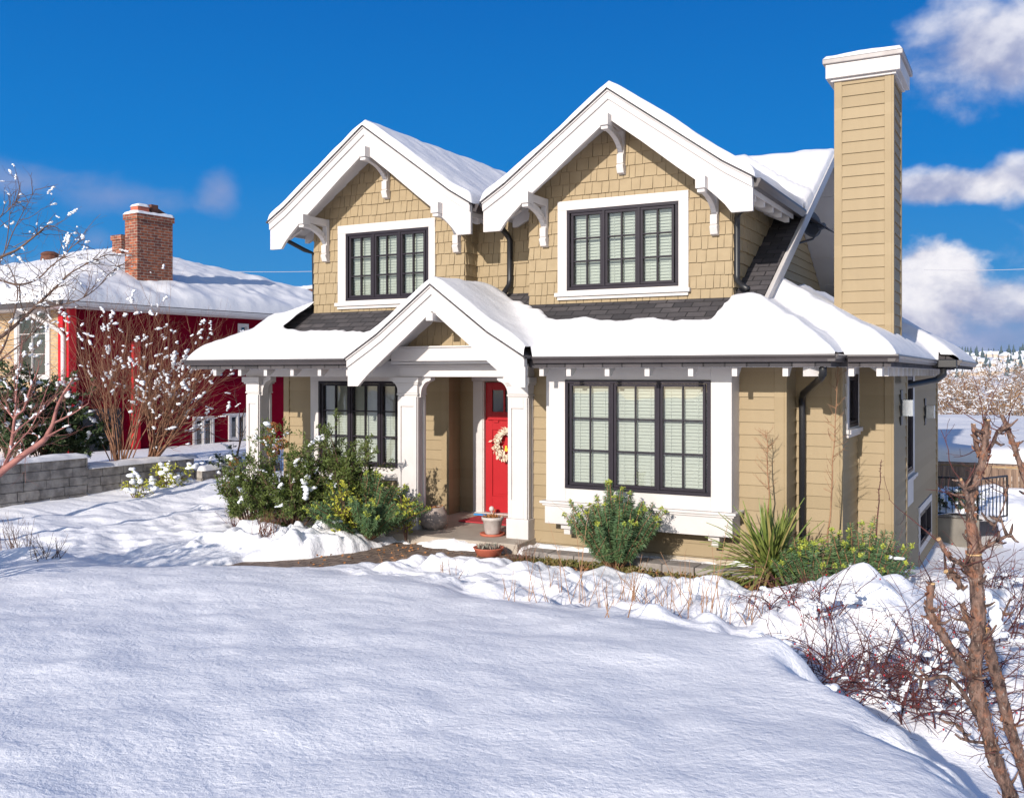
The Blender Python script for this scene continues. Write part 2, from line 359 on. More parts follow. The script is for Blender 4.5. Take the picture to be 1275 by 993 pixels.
# ------------------------------------------------------------------ terrain
def Yedge(x):
    return np.interp(x, [-40, -14, -9, -6.8, -5.3, -3.5, -1.66, -1.0], [5.2, 6.0, 7.0, 8.05, 7.75, 7.35, 6.85, 6.4])
def Xedge(y):
    return np.interp(y, [-5, 3.0, 4.3, 5.0, 5.7, 6.4, 6.95, 7.6], [.15, -.12, -.25, -.42, -.85, -1.3, -1.7, -2.3])
def terrain(x, y):
    x = np.asarray(x, float); y = np.asarray(y, float)
    d = np.clip(-SN*x+CS*y, -6, 16)
    lawn = .55-.041*d
    t1 = ss((y-Yedge(x)+.25+.16*fbm(x*1.1, y*1.1, 301))/1.7); t2 = ss((x-Xedge(y)+.18+.16*fbm(x*1.7, y*1.7, 303, 4))/(.95+.3*vnoise(x*.9, y*.9, 305)))
    tt = 1-(1-t1)*(1-t2)
    low = -.11-1.15*ss((x+3.2)/1.6)*ss((y-10.4)/9.5)-.28*ss((x+2.0)/2.0)*ss((9.5-y)/3)-.25*ss((x-.5)/4)
    low = low+.07*ss((y-9.0)/5)*ss((-x-10)/3)
    z = lawn*(1-tt)+low*tt
    nb = np.where(y < 12.17, .56, .36); nb = nb+(.06-nb)*ss((-x-16.6)/4)
    z = np.where(x < -15.55, nb, z)
    z = z-9.0*ss((y-27)/45)*ss((x+9)/6)-5*ss((x-4)/30)
    z = np.where(y > 60, np.minimum(z, -4-.02*(y-60)), z)
    return z
PATH = np.array([(-7.95, 11.25), (-7.85, 10.5), (-8.35, 9.6), (-9.2, 8.2), (-7.6, 8.2), (-6.72, 9.3), (-6.25, 10.12), (-5.2, 10.42), (-4.0, 10.42), (-2.95, 10.3), (-2.2, 10.35), (-2.2, 11.8), (-6.0, 11.8), (-6.0, 11.25)])
def sdist(px, py, poly):
    d = np.full(px.shape, 1e9); ins = np.zeros(px.shape, bool); n = len(poly)
    for i in range(n):
        ax, ay = poly[i]; bx, by = poly[(i+1) % n]; ex, ey = bx-ax, by-ay
        t = np.clip(((px-ax)*ex+(py-ay)*ey)/(ex*ex+ey*ey), 0, 1)
        d = np.minimum(d, np.hypot(px-ax-t*ex, py-ay-t*ey))
        c = ((ay > py) != (by > py)) & (px < ex*(py-ay)/(ey if ey else 1e-9)+ax); ins ^= c
    return np.where(ins, d, -d)
def snow_z(x, y):
    x = np.asarray(x, float); y = np.asarray(y, float); z = terrain(x, y)
    rough = ss((y-Yedge(x)-.3)/1.2)*(x > -15.3)*ss((26-y)/6); lawnm = 1-rough
    z = z+lawnm*(.026*fbm(x*.9, y*.9, 3)+.010*fbm(x*2.6+4, y*2.6, 5, 2))
    z = z+rough*(.05*fbm(x*1.6, y*1.6, 11)+.022*fbm(x*5, y*5, 13, 2))
    bed = ss((x+7.2)/.8)*ss((-1.2-x)/.8)*ss((y-Yedge(x)-.35)/.5)*ss((10.5-y)/.5)
    z = z+bed*(.10*np.abs(fbm(x*2.3, y*2.3, 21))+.07*np.clip(vnoise(x*5.5, y*5.5, 23), 0, 1))
    # ploughed snow beside the path, its clods
    pile = ss((x+9.9)/.5)*ss((-7.75-x)/.35)*ss((y-9.25)/.4)*ss((10.9-y)/.3)
    z = z+pile*(.12+.13*np.abs(fbm(x*3.6, y*3.6, 31))+.05*np.clip(vnoise(x*9, y*9, 33), 0, 1))
    for (a, b, r, h) in BUMPS: z = z+h*np.exp(-((x-a)**2+(y-b)**2)/(r*r))
    sd = sdist(x, y, PATH)+.10*fbm(x*2.1, y*2.1, 41)+.05*vnoise(x*9, y*9, 43)
    bare = ss((sd-.02)/.22)
    for (a, b, r) in ((-9.0, 10.75, .5), (-10.3, 11.0, .4), (-8.35, 10.8, .35)):
        bare = np.maximum(bare, ss((r-np.hypot(x-a, y-b)+.12*vnoise(x*6, y*6, 47))/.2))
    z = np.where((y > 7.9) & (x > -12) & (x < 0), z-bare*(z+.30), z)
    return z
rb = random.Random(5); BUMPS = []
for i in range(60):     # trodden snow left of the shrubs
    p = at_z(rb.uniform(235, 420), rb.uniform(612, 682), -.05); BUMPS.append((p[0], p[1], rb.uniform(.10, .24), rb.choice((-.09, -.07, .08, .06, -.05))))
for i in range(26):
    p = at_z(rb.uniform(1000, 1140), rb.uniform(735, 790), -.1); BUMPS.append((p[0], p[1], rb.uniform(.16, .30), rb.uniform(.0, .13)))
for i in range(22):
    p = at_z(rb.uniform(940, 1120), rb.uniform(790, 880), -.1); BUMPS.append((p[0], p[1], rb.uniform(.08, .18), rb.uniform(-.06, .10)))
for i in range(30):     # right hand bed
    p = at_z(rb.uniform(1130, 1290), rb.uniform(700, 960), -.35); BUMPS.append((p[0], p[1], rb.uniform(.14, .36), rb.uniform(-.06, .10)))
for (u, v, r, h) in ((1150, 915, .34, .16), (1120, 870, .3, .05), (1195, 975, .3, .12), (30, 690, .42, .16), (75, 690, .3, .10), (200, 605, .6, .10), (265, 600, .5, .14), (150, 612, .4, .05), (1245, 700, .5, .25), (1150, 700, .4, .1), (1062, 752, .8, .13), (1010, 765, .5, .10), (1030, 735, .3, .07), (1095, 745, .35, .08), (1125, 768, .6, .12), (1190, 720, .4, .1)):
    p = at_z(u, v, .1); BUMPS.append((p[0], p[1], r, h))

def axis(lo, hi, fine, a, b, growth=1.18):
    mid = list(np.arange(lo, hi+fine*.5, fine)); st = fine; lft = []; x = lo
    while x > a: st = min(st*growth, 60); x -= st; lft.append(x)
    st = fine; rgt = []; x = mid[-1]
    while x < b: st = min(st*growth, 60); x += st; rgt.append(x)
    return np.array(lft[::-1]+mid+rgt)
def grid_object(name, xs, ys, zf, m, parent=None, mask=None):
    X, Y = np.meshgrid(xs, ys); Z = zf(X, Y); nx, ny = len(xs), len(ys)
    base = BASE.get(parent.name, (0, 0, 0)) if parent else (0, 0, 0)
    co = np.stack([X-base[0], Y-base[1], Z-base[2]], -1).reshape(-1, 3)
    i = (np.arange(ny-1)[:, None]*nx+np.arange(nx-1)[None, :]).reshape(-1)
    F = np.stack([i, i+1, i+nx+1, i+nx], 1)
    if mask is not None:
        k = mask(X, Y).reshape(-1); keep = k[F].all(1); F = F[keep]
        used = np.unique(F); mp = np.full(len(co), -1); mp[used] = np.arange(len(used)); co = co[used]; F = mp[F]
    me = bpy.data.meshes.new(name); me.vertices.add(len(co)); me.vertices.foreach_set('co', co.astype(np.float32).ravel())
    me.loops.add(F.size); me.loops.foreach_set('vertex_index', F.astype(np.int32).ravel())
    me.polygons.add(len(F)); me.polygons.foreach_set('loop_start', np.arange(0, F.size, 4, dtype=np.int32)); me.polygons.foreach_set('loop_total', np.full(len(F), 4, np.int32))
    me.polygons.foreach_set('use_smooth', np.ones(len(F), bool)); me.materials.append(m); me.update(calc_edges=True); me.validate()
    o = bpy.data.objects.new(name, me); sc.collection.objects.link(o); BASE[o.name] = base
    if parent: o.parent = parent
    return o
structure(grid_object('snow_ground', axis(-12.2, 1.6, .045, -420, 420), axis(2.2, 12.2, .04, -60, 620), snow_z, M['snow']))
structure(MB().prism([(-11.4, 8.6), (-2.1, 9.8), (-2.1, 12.0), (-11.4, 12.0)], 'z', -.40, -.195).build('soil_ground', M['soil']))
structure(MB().prism([(-8.6, 7.7), (-6.5, 7.7), (-6.5, 9.0), (-6.1, 10.2), (-5.65, 10.6), (-5.75, 11.15), (-8.05, 11.18), (-8.9, 9.4)], 'z', -.19, -.163).build('brick_path', M['paver']))

# ------------------------------------------------------------------ the house
house = thing('gabled_house', 'tan two-storey house with white gables, red front door and snow on its roofs', 'house', (-6.0, 11.75, 0))
rng = random.Random(11)
def face_y(Y): return lambda a, c, z: (a, Y-c, z)          # a wall looking towards the street
def face_x(X): return lambda a, c, z: (X+c, a, z)          # a wall looking right
def clip(poly, reg):
    n = len(reg); area = sum(reg[i][0]*reg[(i+1) % n][1]-reg[(i+1) % n][0]*reg[i][1] for i in range(n)); sg = 1 if area > 0 else -1
    for i in range(n):
        a, b = reg[i], reg[(i+1) % n]; out = []
        def side(p): return sg*((b[0]-a[0])*(p[1]-a[1])-(b[1]-a[1])*(p[0]-a[0]))
        for j in range(len(poly)):
            p, q = poly[j], poly[(j+1) % len(poly)]; sp, sq = side(p), side(q)
            if sp >= 0: out.append(p)
            if (sp > 0 > sq) or (sp < 0 < sq): t = sp/(sp-sq); out.append((p[0]+(q[0]-p[0])*t, p[1]+(q[1]-p[1])*t))
        poly = out
        if len(poly) < 3: return []
    return poly
def subtract(r, holes):
    rs = [r]
    for h in holes:
        nx = []
        for (a0, a1, b0, b1) in rs:
            x0, x1, y0, y1 = max(a0, h[0]), min(a1, h[1]), max(b0, h[2]), min(b1, h[3])
            if x0 >= x1 or y0 >= y1: nx.append((a0, a1, b0, b1)); continue
            if a0 < x0: nx.append((a0, x0, b0, b1))
            if x1 < a1: nx.append((x1, a1, b0, b1))
            if b0 < y0: nx.append((x0, x1, b0, y0))
            if y1 < b1: nx.append((x0, x1, y1, b1))
        rs = nx
    return [q for q in rs if q[1]-q[0] > .003 and q[3]-q[2] > .003]
def cladding(xf, region, expo, holes=(), shingle=False, name='wall', parent=None, m=None, z0=None, thick=.013):
    mb = MB(xf); A0 = min(p[0] for p in region); A1 = max(p[0] for p in region); Z0 = min(p[1] for p in region) if z0 is None else z0; Z1 = max(p[1] for p in region)
    for r in subtract((A0, A1, min(p[1] for p in region), Z1), holes):
        p = clip([(r[0], r[2]), (r[1], r[2]), (r[1], r[3]), (r[0], r[3])], region)
        if p: mb.add([(a, -.004, z) for a, z in p], [tuple(range(len(p)))])
    k = 0
    while Z0+k*expo < Z1:
        zb = Z0+k*expo; zt = zb+expo; k += 1; cuts = [A0]
        if shingle:
            a = A0-rng.uniform(0, .15)
            while a < A1: cuts.append(a); a += rng.choice((.085, .105, .125, .145, .175))
            cuts = sorted(set(max(A0, c) for c in cuts))
        else:
            a = A0+rng.uniform(1.6, 3.6)
            while a < A1-.4: cuts.append(a); a += 3.6
        cuts.append(A1)
        for i in range(len(cuts)-1):
            c0, c1 = cuts[i]+(.0065 if shingle else .0008), cuts[i+1]
            if c1-c0 < .01: continue
            lo = zb+(rng.uniform(-.004, .006) if shingle else 0); tk = 1.5*thick*(rng.uniform(.8, 1.25) if shingle else 1)
            for r in subtract((c0, c1, lo, zt+.004), holes):
                p = clip([(r[0], r[2]), (r[1], r[2]), (r[1], r[3]), (r[0], r[3])], region)
                if len(p) < 3: continue
                C = lambda z: .003+max(0, (zt-z))/expo*tk
                n = len(p); mb.add([(a, C(z), z) for a, z in p], [tuple(range(n))])
                for j in range(n):
                    q, w_ = p[j], p[(j+1) % n]
                    if (abs(q[1]-r[2]) < 1e-6 and abs(w_[1]-r[2]) < 1e-6) or (shingle and abs(q[0]-w_[0]) < 1e-6):
                        mb.add([(q[0], C(q[1]), q[1]), (w_[0], C(w_[1]), w_[1]), (w_[0], -.003, w_[1]), (q[0], -.003, q[1])], [(0, 1, 2, 3)])
    return mb.build(name, m or M['shingle_wall' if shingle else 'siding'], parent)
def window(xf, a0, a1, z0, z1, parent, sashes=3, cols=2, rows=3, casing=(.14, .14, .02, .14), sill=None, blind=True, proud=.035, depth=.32, blind_to=0.0, mull=.05):
    """opening a0..a1 x z0..z1 in the wall's plane; casing = left, right, bottom, top widths"""
    mb = MB(xf); l, r, b, t = casing; P = proud
    fr = MB(xf); o = .042
    fr.box(a0, a1, -.05, P+.004, z0, z0+o); fr.box(a0, a1, -.05, P+.004, z1-o, z1); fr.box(a0, a0+o, -.05, P+.002, z0+o, z1-o); fr.box(a1-o, a1, -.05, P+.002, z0+o, z1-o)
    w = (a1-a0-2*o)/sashes
    for i in range(sashes):
        s0 = a0+o+i*w; s1 = s0+w
        if i: fr.box(s0-.018, s0+.018, -.05, P+.006, z0+o, z1-o)
        q = .034; s0 += .02; s1 -= .02; y0, y1 = z0+o+.004, z1-o-.004
        fr.box(s0, s1, -.03, P-.006, y0, y0+q); fr.box(s0, s1, -.03, P-.006, y1-q, y1); fr.box(s0, s0+q, -.03, P-.008, y0+q, y1-q); fr.box(s1-q, s1, -.03, P-.008, y0+q, y1-q)
        for c in range(1, cols): x = s0+q+(s1-s0-2*q)*c/cols; fr.box(x-.010, x+.010, -.022, P-.012, y0+q, y1-q)
        for c in range(1, rows): x = y0+q+(y1-y0-2*q)*c/rows; fr.box(s0+q, s1-q, -.024, P-.014, x-.010, x+.010)
    f = fr.build('window', M['frame'], parent, bevel=.003)
    if l or r or t or b:
        if l: mb.box(a0-l, a0-.001, 0, P, z0-b, z1+.001)
        if r: mb.box(a1+.001, a1+r, 0, P, z0-b, z1+.001)
        if t: mb.box(a0-l, a1+r, 0, P+.003, z1+.001, z1+t)
        if b > .001: mb.box(a0-.001, a1+.001, 0, P-.002, z0-b, z0-.001)
        mb.build('casing', M['white'], f, bevel=.004)
    if sill is not None:
        MB(xf).box(a0-l-.03, a1+r+.03, 0, P+.05, z0-b-.055, z0-b).box(a0-l, a1+r, 0, P+.018, z0-b-.10, z0-b-.057).build('sill', M['white'], f, bevel=.005)
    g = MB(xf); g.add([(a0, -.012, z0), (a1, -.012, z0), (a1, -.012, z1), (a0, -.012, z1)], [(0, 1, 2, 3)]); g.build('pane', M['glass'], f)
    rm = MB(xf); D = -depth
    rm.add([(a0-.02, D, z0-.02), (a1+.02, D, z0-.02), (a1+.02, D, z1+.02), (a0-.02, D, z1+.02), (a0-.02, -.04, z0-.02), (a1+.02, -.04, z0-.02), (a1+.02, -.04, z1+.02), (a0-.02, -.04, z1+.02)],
           [(0, 1, 2, 3), (0, 1, 5, 4), (1, 2, 6, 5), (2, 3, 7, 6), (3, 0, 4, 7)]); rm.build('dark_room_box', M['room'], f)  # box behind the pane; the unlit room's darkness is put into its colour
    if blind:
        bl = MB(xf)
        for i in range(sashes):
            s0 = a0+o+i*w+.035; s1 = a0+o+(i+1)*w-.035; bl.box(s0, s1, -.12, -.07, z1-.09, z1-.045); z = z1-.11; end = z0+.05+(blind_to if i != sashes//2 else blind_to)
            while z > end:
                bl.add([(s0, -.074, z-.024), (s1, -.074, z-.024), (s1, -.098, z+.020), (s0, -.098, z+.020)], [(0, 1, 2, 3)]); z -= .042
            bl.box(s0, s1, -.11, -.075, z-.01, z+.012)
            for q in (.18, .82): x = s0+(s1-s0)*q; bl.box(x-.003, x+.003, -.074, -.072, z, z1-.05)
        bl.build('blind', M['blind'], f)
    return f

S = .589; EZ = 2.38
def roofA(X, Y): return np.minimum(np.minimum(EZ+S*(Y-10.9), EZ+S*(-1.96-X)), EZ+S*(X+11.5))
def roofB(X, Y): return np.minimum(EZ+S*(Y-11.45), EZ+S*(-1.42-X))
def roofC(X, Y): return np.minimum(np.minimum(EZ+S*(Y-16.4), EZ+S*(-1.1-X)), EZ+S*(20.9-Y))
def roofL(X, Y): return np.maximum(np.maximum(roofA(X, Y), np.where(Y < 20.5, roofB(X, Y), -9)), np.where(Y > 16.4, roofC(X, Y), -9))
# walls of the ground floor
wins = []
cladding(face_y(11.75), [(-6.02, -.10), (-2.66, -.10), (-2.66, 2.7), (-6.02, 2.7)], .152, name='wall', parent=house, z0=-.08)
cladding(face_x(-2.64), [(11.76, -.4), (12.31, -.4), (12.31, 2.8), (11.76, 2.8)], .152, name='wall', parent=house, z0=-.384)
cladding(face_y(12.3), [(-2.64, -.4), (-2.1, -.4), (-2.1, 2.7), (-2.64, 2.7)], .152, name='wall', parent=house, z0=-.384)
BW = (12.72, 13.40, 1.50, 2.17)
cladding(face_x(-2.1), [(12.31, -.6), (13.49, -.6), (13.49, 2.7), (12.31, 2.7)], .152, [BW], name='wall', parent=house, z0=-.536)
DW = [(15.95, 16.95, .62, 2.16), (18.05, 20.0, -.80, -.22)]
cladding(face_x(-1.80), [(15.0, -1.15), (21.4, -1.15), (21.4, 2.6), (15.0, 2.6)], .152, DW, name='wall', parent=house, z0=-1.15)
LW = (-10.655, -8.74, .66, 2.055)
cladding(face_y(12.95), [(-11.4, -.1), (-8.1, -.1), (-8.1, 2.5), (-11.4, 2.5)], .152, [LW], name='wall', parent=house, z0=-.08)
cladding(face_x(-8.1), [(12.96, -.05), (13.31, -.05), (13.31, 2.5), (12.96, 2.5)], .152, name='wall', parent=house, z0=-.08)
cladding(face_y(13.3), [(-8.1, -.05), (-6.0, -.05), (-6.0, 2.5), (-8.1, 2.5)], .152, [(-7.66, -6.74, -.02, 2.05)], name='wall', parent=house, z0=-.08)
for w_ in ((-6.02, -6.0, 11.76, 13.3, -.1, 2.5), (-11.42, -11.4, 12.95, 21, -.1, 2.5), (-11.4, -1.85, 21.4, 21.45, -1.1, 2.5)): MB().box(*w_).build('wall', M['siding'], house)
cb = MB()
for (x0, x1, y0, y1, z0, z1) in ((-2.76, -2.645, 11.725, 11.75, -.1, 2.5), (-2.645, -2.615, 11.725, 11.84, -.3, 2.5), (-2.205, -2.105, 12.275, 12.3, -.3, 2.5), (-2.102, -2.07, 12.275, 12.38, -.4, 2.5),
                                 (-11.42, -11.30, 12.92, 12.95, -.1, 2.5), (-8.21, -8.105, 12.92, 12.95, -.05, 2.5), (-8.105, -8.07, 12.92, 13.03, -.05, 2.5), (-1.80, -1.765, 21.28, 21.42, -1.15, 2.5)):
    MB().box(x0, x1, y0, y1, z0, z1).build('corner_board', M['siding'], house, bevel=.004)
for w_ in ((-6.02, -2.66, 11.80, 11.95, -.35, -.095), (-11.4, -1.9, 12.99, 13.2, -1.3, -.1)): MB().box(*w_).build('foundation', M['foundation'], house)
window(face_x(-2.1), *BW, house, sashes=1, cols=1, rows=1, casing=(.14, .14, .02, .15), sill=1, blind=False)
window(face_x(-1.80), *DW[0], house, sashes=1, cols=1, rows=1, casing=(.16, .22, .05, .10), sill=1, blind=False)
MB(face_x(-1.80)).box(15.9, 17.05, 0, .03, .10, .48).build('apron', M['white'], house, bevel=.004)
window(face_x(-1.80), *DW[1], house, sashes=2, cols=1, rows=1, casing=(.14, .14, .12, .12), blind=False)
window(face_y(12.95), *LW, house, casing=(.17, .17, .1, .08), sill=1, blind_to=0)
# bay window box
by = MB(face_y(11.4)); BWN = (-5.355, -3.438, .706, 2.096)
for r in subtract((-5.632, -3.185, .53, 2.33), [BWN]): by.box(r[0], r[1], -.02, 0, r[2], r[3])
bayw = MB(); bayw.v, bayw.f, bayw.m = by.v, by.f, by.m; bayw.xf = None
bayw.box(-5.632, -5.612, 11.422, 11.74, .53, 2.33); bayw.box(-3.205, -3.185, 11.422, 11.74, .53, 2.33); bayw.box(-5.62, -3.2, 11.72, 11.736, .3, 2.3) if False else None
bayw.box(-5.61, -5.38, 11.30+.093, 11.398, .56, 2.05) if False else None
bayw.build('bay_wall', M['white'], house, bevel=.004)
pb = MB(); pb.box(-5.645, -3.172, 11.385, 11.74, .235, .495); pb.box(-5.70, -3.12, 11.335, 11.74, .497, .528); pb.box(-5.672, -3.146, 11.36, 11.74, .468, .4965); pb.build('bay_apron', M['white'], house, bevel=.006)
for x in (-5.38, -4.42, -3.42): cbk = MB(); cbk.box(x-.07, x+.07, 11.46, 11.74, .165, .234); cbk.box(x-.045, x+.045, 11.50, 11.74, .09, .164); cbk.build('bay_corbel', M['white'], house, bevel=.005)
window(face_y(11.4), *BWN, house, casing=(0, 0, 0, 0), proud=.018, blind_to=0)
# porch slab, columns, beams
sl = MB(); sl.prism([(11.2, -.045), (13.35, 0.0), (13.35, -.2), (11.2, -.2)], 'x', -8.05, -5.95); sl.build('porch_slab', M['concrete'], house, bevel=.012)
sl = MB(); sl.prism([(11.5, -.05), (13.0, -.02), (13.0, -.25), (11.5, -.25)], 'x', -11.3, -8.06); sl.build('porch_slab', M['concrete'], house, bevel=.012)
def column(x0, x1, y0, y1, zb):
    c = MB(); zt = 2.13
    c.box(x0, x1, y0, y1, zb+.27, zt-.001); f = .052
    c.box(x0, x0+f, y0-.024, y0-.0005, zb+.27, zt-.28); c.box(x1-f, x1, y0-.024, y0-.0005, zb+.27, zt-.28); c.box(x0+f, x1-f, y0-.024, y0-.0005, zt-.42, zt-.28); c.box(x0+f, x1-f, y0-.024, y0-.0005, zb+.27, zb+.52)
    c.box(x1+.0005, x1+.012, y0+.002, y0+f, zb+.27, zt-.28); c.box(x1+.0005, x1+.012, y1-f, y1, zb+.27, zt-.28)
    o = c.build('column', M['white'], house, bevel=.004)
    MB().box(x0-.022, x1+.022, y0-.03, y1+.02, zb, zb+.268).build('plinth', M['white'], o, bevel=.006)
    k = MB(); k.box(x0-.02, x1+.02, y0-.024, y1+.02, zt-.26, zt-.235); k.box(x0-.012, x1+.012, y0-.018, y1+.012, zt-.233, zt-.11); k.box(x0-.055, x1+.055, y0-.065, y1+.05, zt-.085, zt-.002); k.box(x0-.035, x1+.035, y0-.042, y1+.035, zt-.112, zt-.0855); k.build('capital', M['white'], o, bevel=.006)
column(-10.98, -10.735, 11.58, 11.86, -.06); column(-8.085, -7.765, 11.58, 11.79, -.04); column(-6.285, -5.995, 11.58, 11.745, -.04)
def corbel(x, sgn):
    top = []; bot = []; W, Hh = .20, .20
    pts = [(0, 0)]
    for i in range(9):
        t = i/8*math.pi/2; pts.append((W-.03-(W-.055)*math.sin(t), -.045-(Hh-.02)*(1-math.cos(t))))
    outer = [(x+sgn*W, 2.128), (x+sgn*W, 2.083), (x+sgn*(W-.02), 2.083), (x+sgn*(W-.02), 2.07)]
    arc = [(x+sgn*(.035+(W-.055)*(1-math.sin(i/8*math.pi/2))), 2.07-(Hh)*(1-math.cos(i/8*math.pi/2))) for i in range(9)]
    mb = MB(); A = outer+arc+[(x+sgn*.035, 1.845), (x, 1.845)]
    tp = [(q[0], 2.128) for q in A]
    mb.strip([(x+sgn*W, 2.128), (x+sgn*(W-.0201), 2.128)], [(x+sgn*W, 2.083), (x+sgn*(W-.0201), 2.083)], 'y', 11.62, 11.74)
    a2 = arc
    for i in range(8):
        mb.prism([a2[i], a2[i+1], (a2[i+1][0], 2.1275), (a2[i][0], 2.1275)], 'y', 11.62, 11.74)
    mb.box(min(x, x+sgn*.035), max(x, x+sgn*.035), 11.62, 11.74, 1.84, 2.1275)
    mb.build('corbel', M['white'], house)
corbel(-10.735, 1); corbel(-8.085, -1); corbel(-7.765, 1); corbel(-6.285, -1)
MB().box(-11.02, -8.06, 11.59, 11.80, 2.131, 2.36).build('beam', M['white'], house, bevel=.004)
bm = MB(); bm.box(-8.055, -5.98, 11.56, 11.78, 2.131, 2.275); bm.box(-8.09, -5.95, 11.50, 11.78, 2.276, 2.30); bm.box(-8.055, -5.98, 11.54, 11.78, 2.301, 2.345); bm.build('beam', M['white'], house, bevel=.004)
bm = MB(); bm.box(-7.95, -5.95, 11.20, 11.33, 2.347, 2.53); bm.box(-8.0, -5.9, 11.17, 11.33, 2.531, 2.552); bm.build('beam', M['white'], house, bevel=.004)
for w_ in ((-11.3, -8.12, 11.81, 12.94, 2.22, 2.25), (-8.09, -6.03, 11.79, 13.29, 2.23, 2.26)): MB().box(*w_).build('porch_ceiling', M['soffit'], house)
MB().box(-8.03, -6.0, 11.31, 11.56, 2.31, 2.34).build('porch_ceiling', M['soffit'], house)
cladding(face_y(11.34), [(-8.0, 2.53), (-5.9, 2.53), (-5.9, 2.5301), (-6.95, 3.23), (-8.0, 2.5301)], .17, shingle=True, name='gable_wall', parent=house)
# red door
d = MB(face_y(13.3)); x0, x1, z0, z1 = -7.645, -6.755, .012, 2.04
hl = [(x0+.115+i*.23, x0+.115+i*.23+.20, 1.58, 1.92) for i in range(3)]
pn = [(x0+.12+i*.345, x0+.12+i*.345+.30, .26, 1.30) for i in range(2)]
for r in subtract((x0, x1, z0, z1), hl+pn): d.box(r[0], r[1], -.07, -.03, r[2], r[3])
for p in pn: d.box(p[0], p[1], -.065, -.048, p[2], p[3]); d.box(p[0]+.04, p[1]-.04, -.06, -.04, p[2]+.04, p[3]-.04)
d.box(x0+.05, x1-.05, -.03, .01, 1.455, 1.485)
for i in range(3): d.box(x0+.15+i*.24, x0+.24+i*.24, -.03, -.006, 1.415, 1.454)
door = d.build('door', M['door'], house, bevel=.004)
g = MB(face_y(13.3))
for h in hl: g.box(h[0], h[1], -.062, -.052, h[2], h[3])
g.build('lite', mat('door_glass', (.05, .06, .07), .08, spec=.6), door)
MB(face_y(13.3)).box(x1-.08, x1-.045, -.03, -.012, .92, 1.12).box(x1-.075, x1-.05, -.012, .03, .98, 1.0).build('handle', M['black'], door, bevel=.004)
dc = MB(face_y(13.3)); dc.box(-7.84, -7.665, -.02, .035, -.02, 2.06); dc.box(-6.735, -6.56, -.02, .035, -.02, 2.06); dc.box(-7.86, -6.54, -.02, .045, 2.062, 2.20); dc.box(-7.67, -7.648, -.09, .02, 0, 2.06); dc.box(-6.752, -6.73, -.09, .02, 0, 2.06); dc.box(-7.84, -6.56, -.09, .09, -.018, .008)
dc.build('door_casing', M['white'], house, bevel=.004)

# upper floor: dormers
def prof(s, a, z, k1, s1, k2): s = np.abs(s-a); return np.where(s < s1, z-k1*s, z-k1*s1-k2*(s-s1))
DORM = [dict(c=-8.745, hw=1.82, z=5.835, x0=-10.15, x1=-7.35, win=(-9.496, -7.96, 3.31, 4.355), cas=(.155, .115, .03, .13)),
        dict(c=-4.86, hw=1.86, z=5.845, x0=-6.29, x1=-3.40, win=(-5.695, -4.10, 3.315, 4.415), cas=(.14, .135, .03, .13))]
def dprof(D, X): return prof(X, D['c'], D['z'], .722, 1.5, .60)
LOW = [(0, -.39), (.45, -.73), (.9, -1.09), (1.2, -1.32), (1.40, -1.495), (1.52, -1.615), (1.60, -1.72)]
def barge(D, Yf, low, hw, profile, tail, name='bargeboard', tw=.05):
    c = D['c']; top = []; bot = []
    for sg in (-1, 1):
        s_ = [0]+[q[0] for q in low[1:]]+[hw]
        t = [(c+sg*q, float(profile(D, c+sg*q))-.012) for q in s_]
        b = [(c+sg*q[0], D['z']+q[1]) for q in low]+[(c+sg*hw, D['z']+low[-1][1])]
        mb = MB()
        for i in range(len(t)-1):
            if i == len(t)-2: mb.prism([b[i], b[i+1], t[i+1], t[i]], 'y', Yf, Yf+tw)
            else: mb.prism([b[i], b[i+1], t[i+1], t[i]], 'y', Yf, Yf+tw)
        # crown moulding along the top edge
        for i in range(len(t)-1):
            mb.prism([(t[i][0], t[i][1]-.125), (t[i+1][0], t[i+1][1]-.125), t[i+1], t[i]], 'y', Yf-.028, Yf-.0005)
            mb.prism([(t[i][0], t[i][1]-.03), (t[i+1][0], t[i+1][1]-.03), (t[i+1][0], t[i+1][1]+.003), (t[i][0], t[i][1]+.003)], 'y', Yf-.05, Yf-.0285)
        o = mb.build(name, M['white'], house)
def knee(cx, zt, Y0, Y1, zb, w=.085):
    """bracket: arm with end block, curved brace, post on the wall"""
    mb = MB(); h = w/2
    mb.box(cx-h-.018, cx+h+.018, Y0-.05, Y0+.11, zt-.15, zt); mb.box(cx-h-.004, cx+h+.004, Y0-.02, Y0+.10, zt-.195, zt-.151)
    mb.box(cx-h, cx+h, Y0+.111, Y1-.07, zt-.115, zt-.005)
    mb.box(cx-h, cx+h, Y1-.07, Y1, zb+.08, zt-.002)
    mb.prism([(Y1, zb), (Y1-.075, zb+.012), (Y1-.115, zb+.10), (Y1-.085, zb+.135), (Y1, zb+.135)], 'x', cx-h-.006, cx+h+.006)
    pin = []; pout = []; x0, z0 = Y0+.05, zt-.19; x1, z1 = Y1-.06, zb+.20
    for i in range(11):
        t = i/10*math.pi/2; pin.append((x0+(x1-x0)*math.sin(t), z1+(z0-z1)*math.cos(t))) if False else None
        y = x0+(x1-x0)*(math.sin(t)); z = z0-(z0-z1)*(1-math.cos(t)); pout.append((y, z))
    for i in range(10):
        (ya, za), (yb, zb_) = pout[i], pout[i+1]; n = Vector((-(zb_-za), (yb-ya))).normalized()*.085
        if n[1] < 0: n = -n
        na = n
        mb.prism([(ya, za), (yb, zb_), (yb+n[0]*.95, zb_+n[1]*.95), (ya+n[0]*.95, za+n[1]*.95)], 'x', cx-h+.008, cx+h-.008)
    mb.box(cx-h-.002, cx+h+.002, Y1-.10, Y1-.07, zb+.136, zb+.26)
    mb.build('bracket', M['white'], house, bevel=.004)
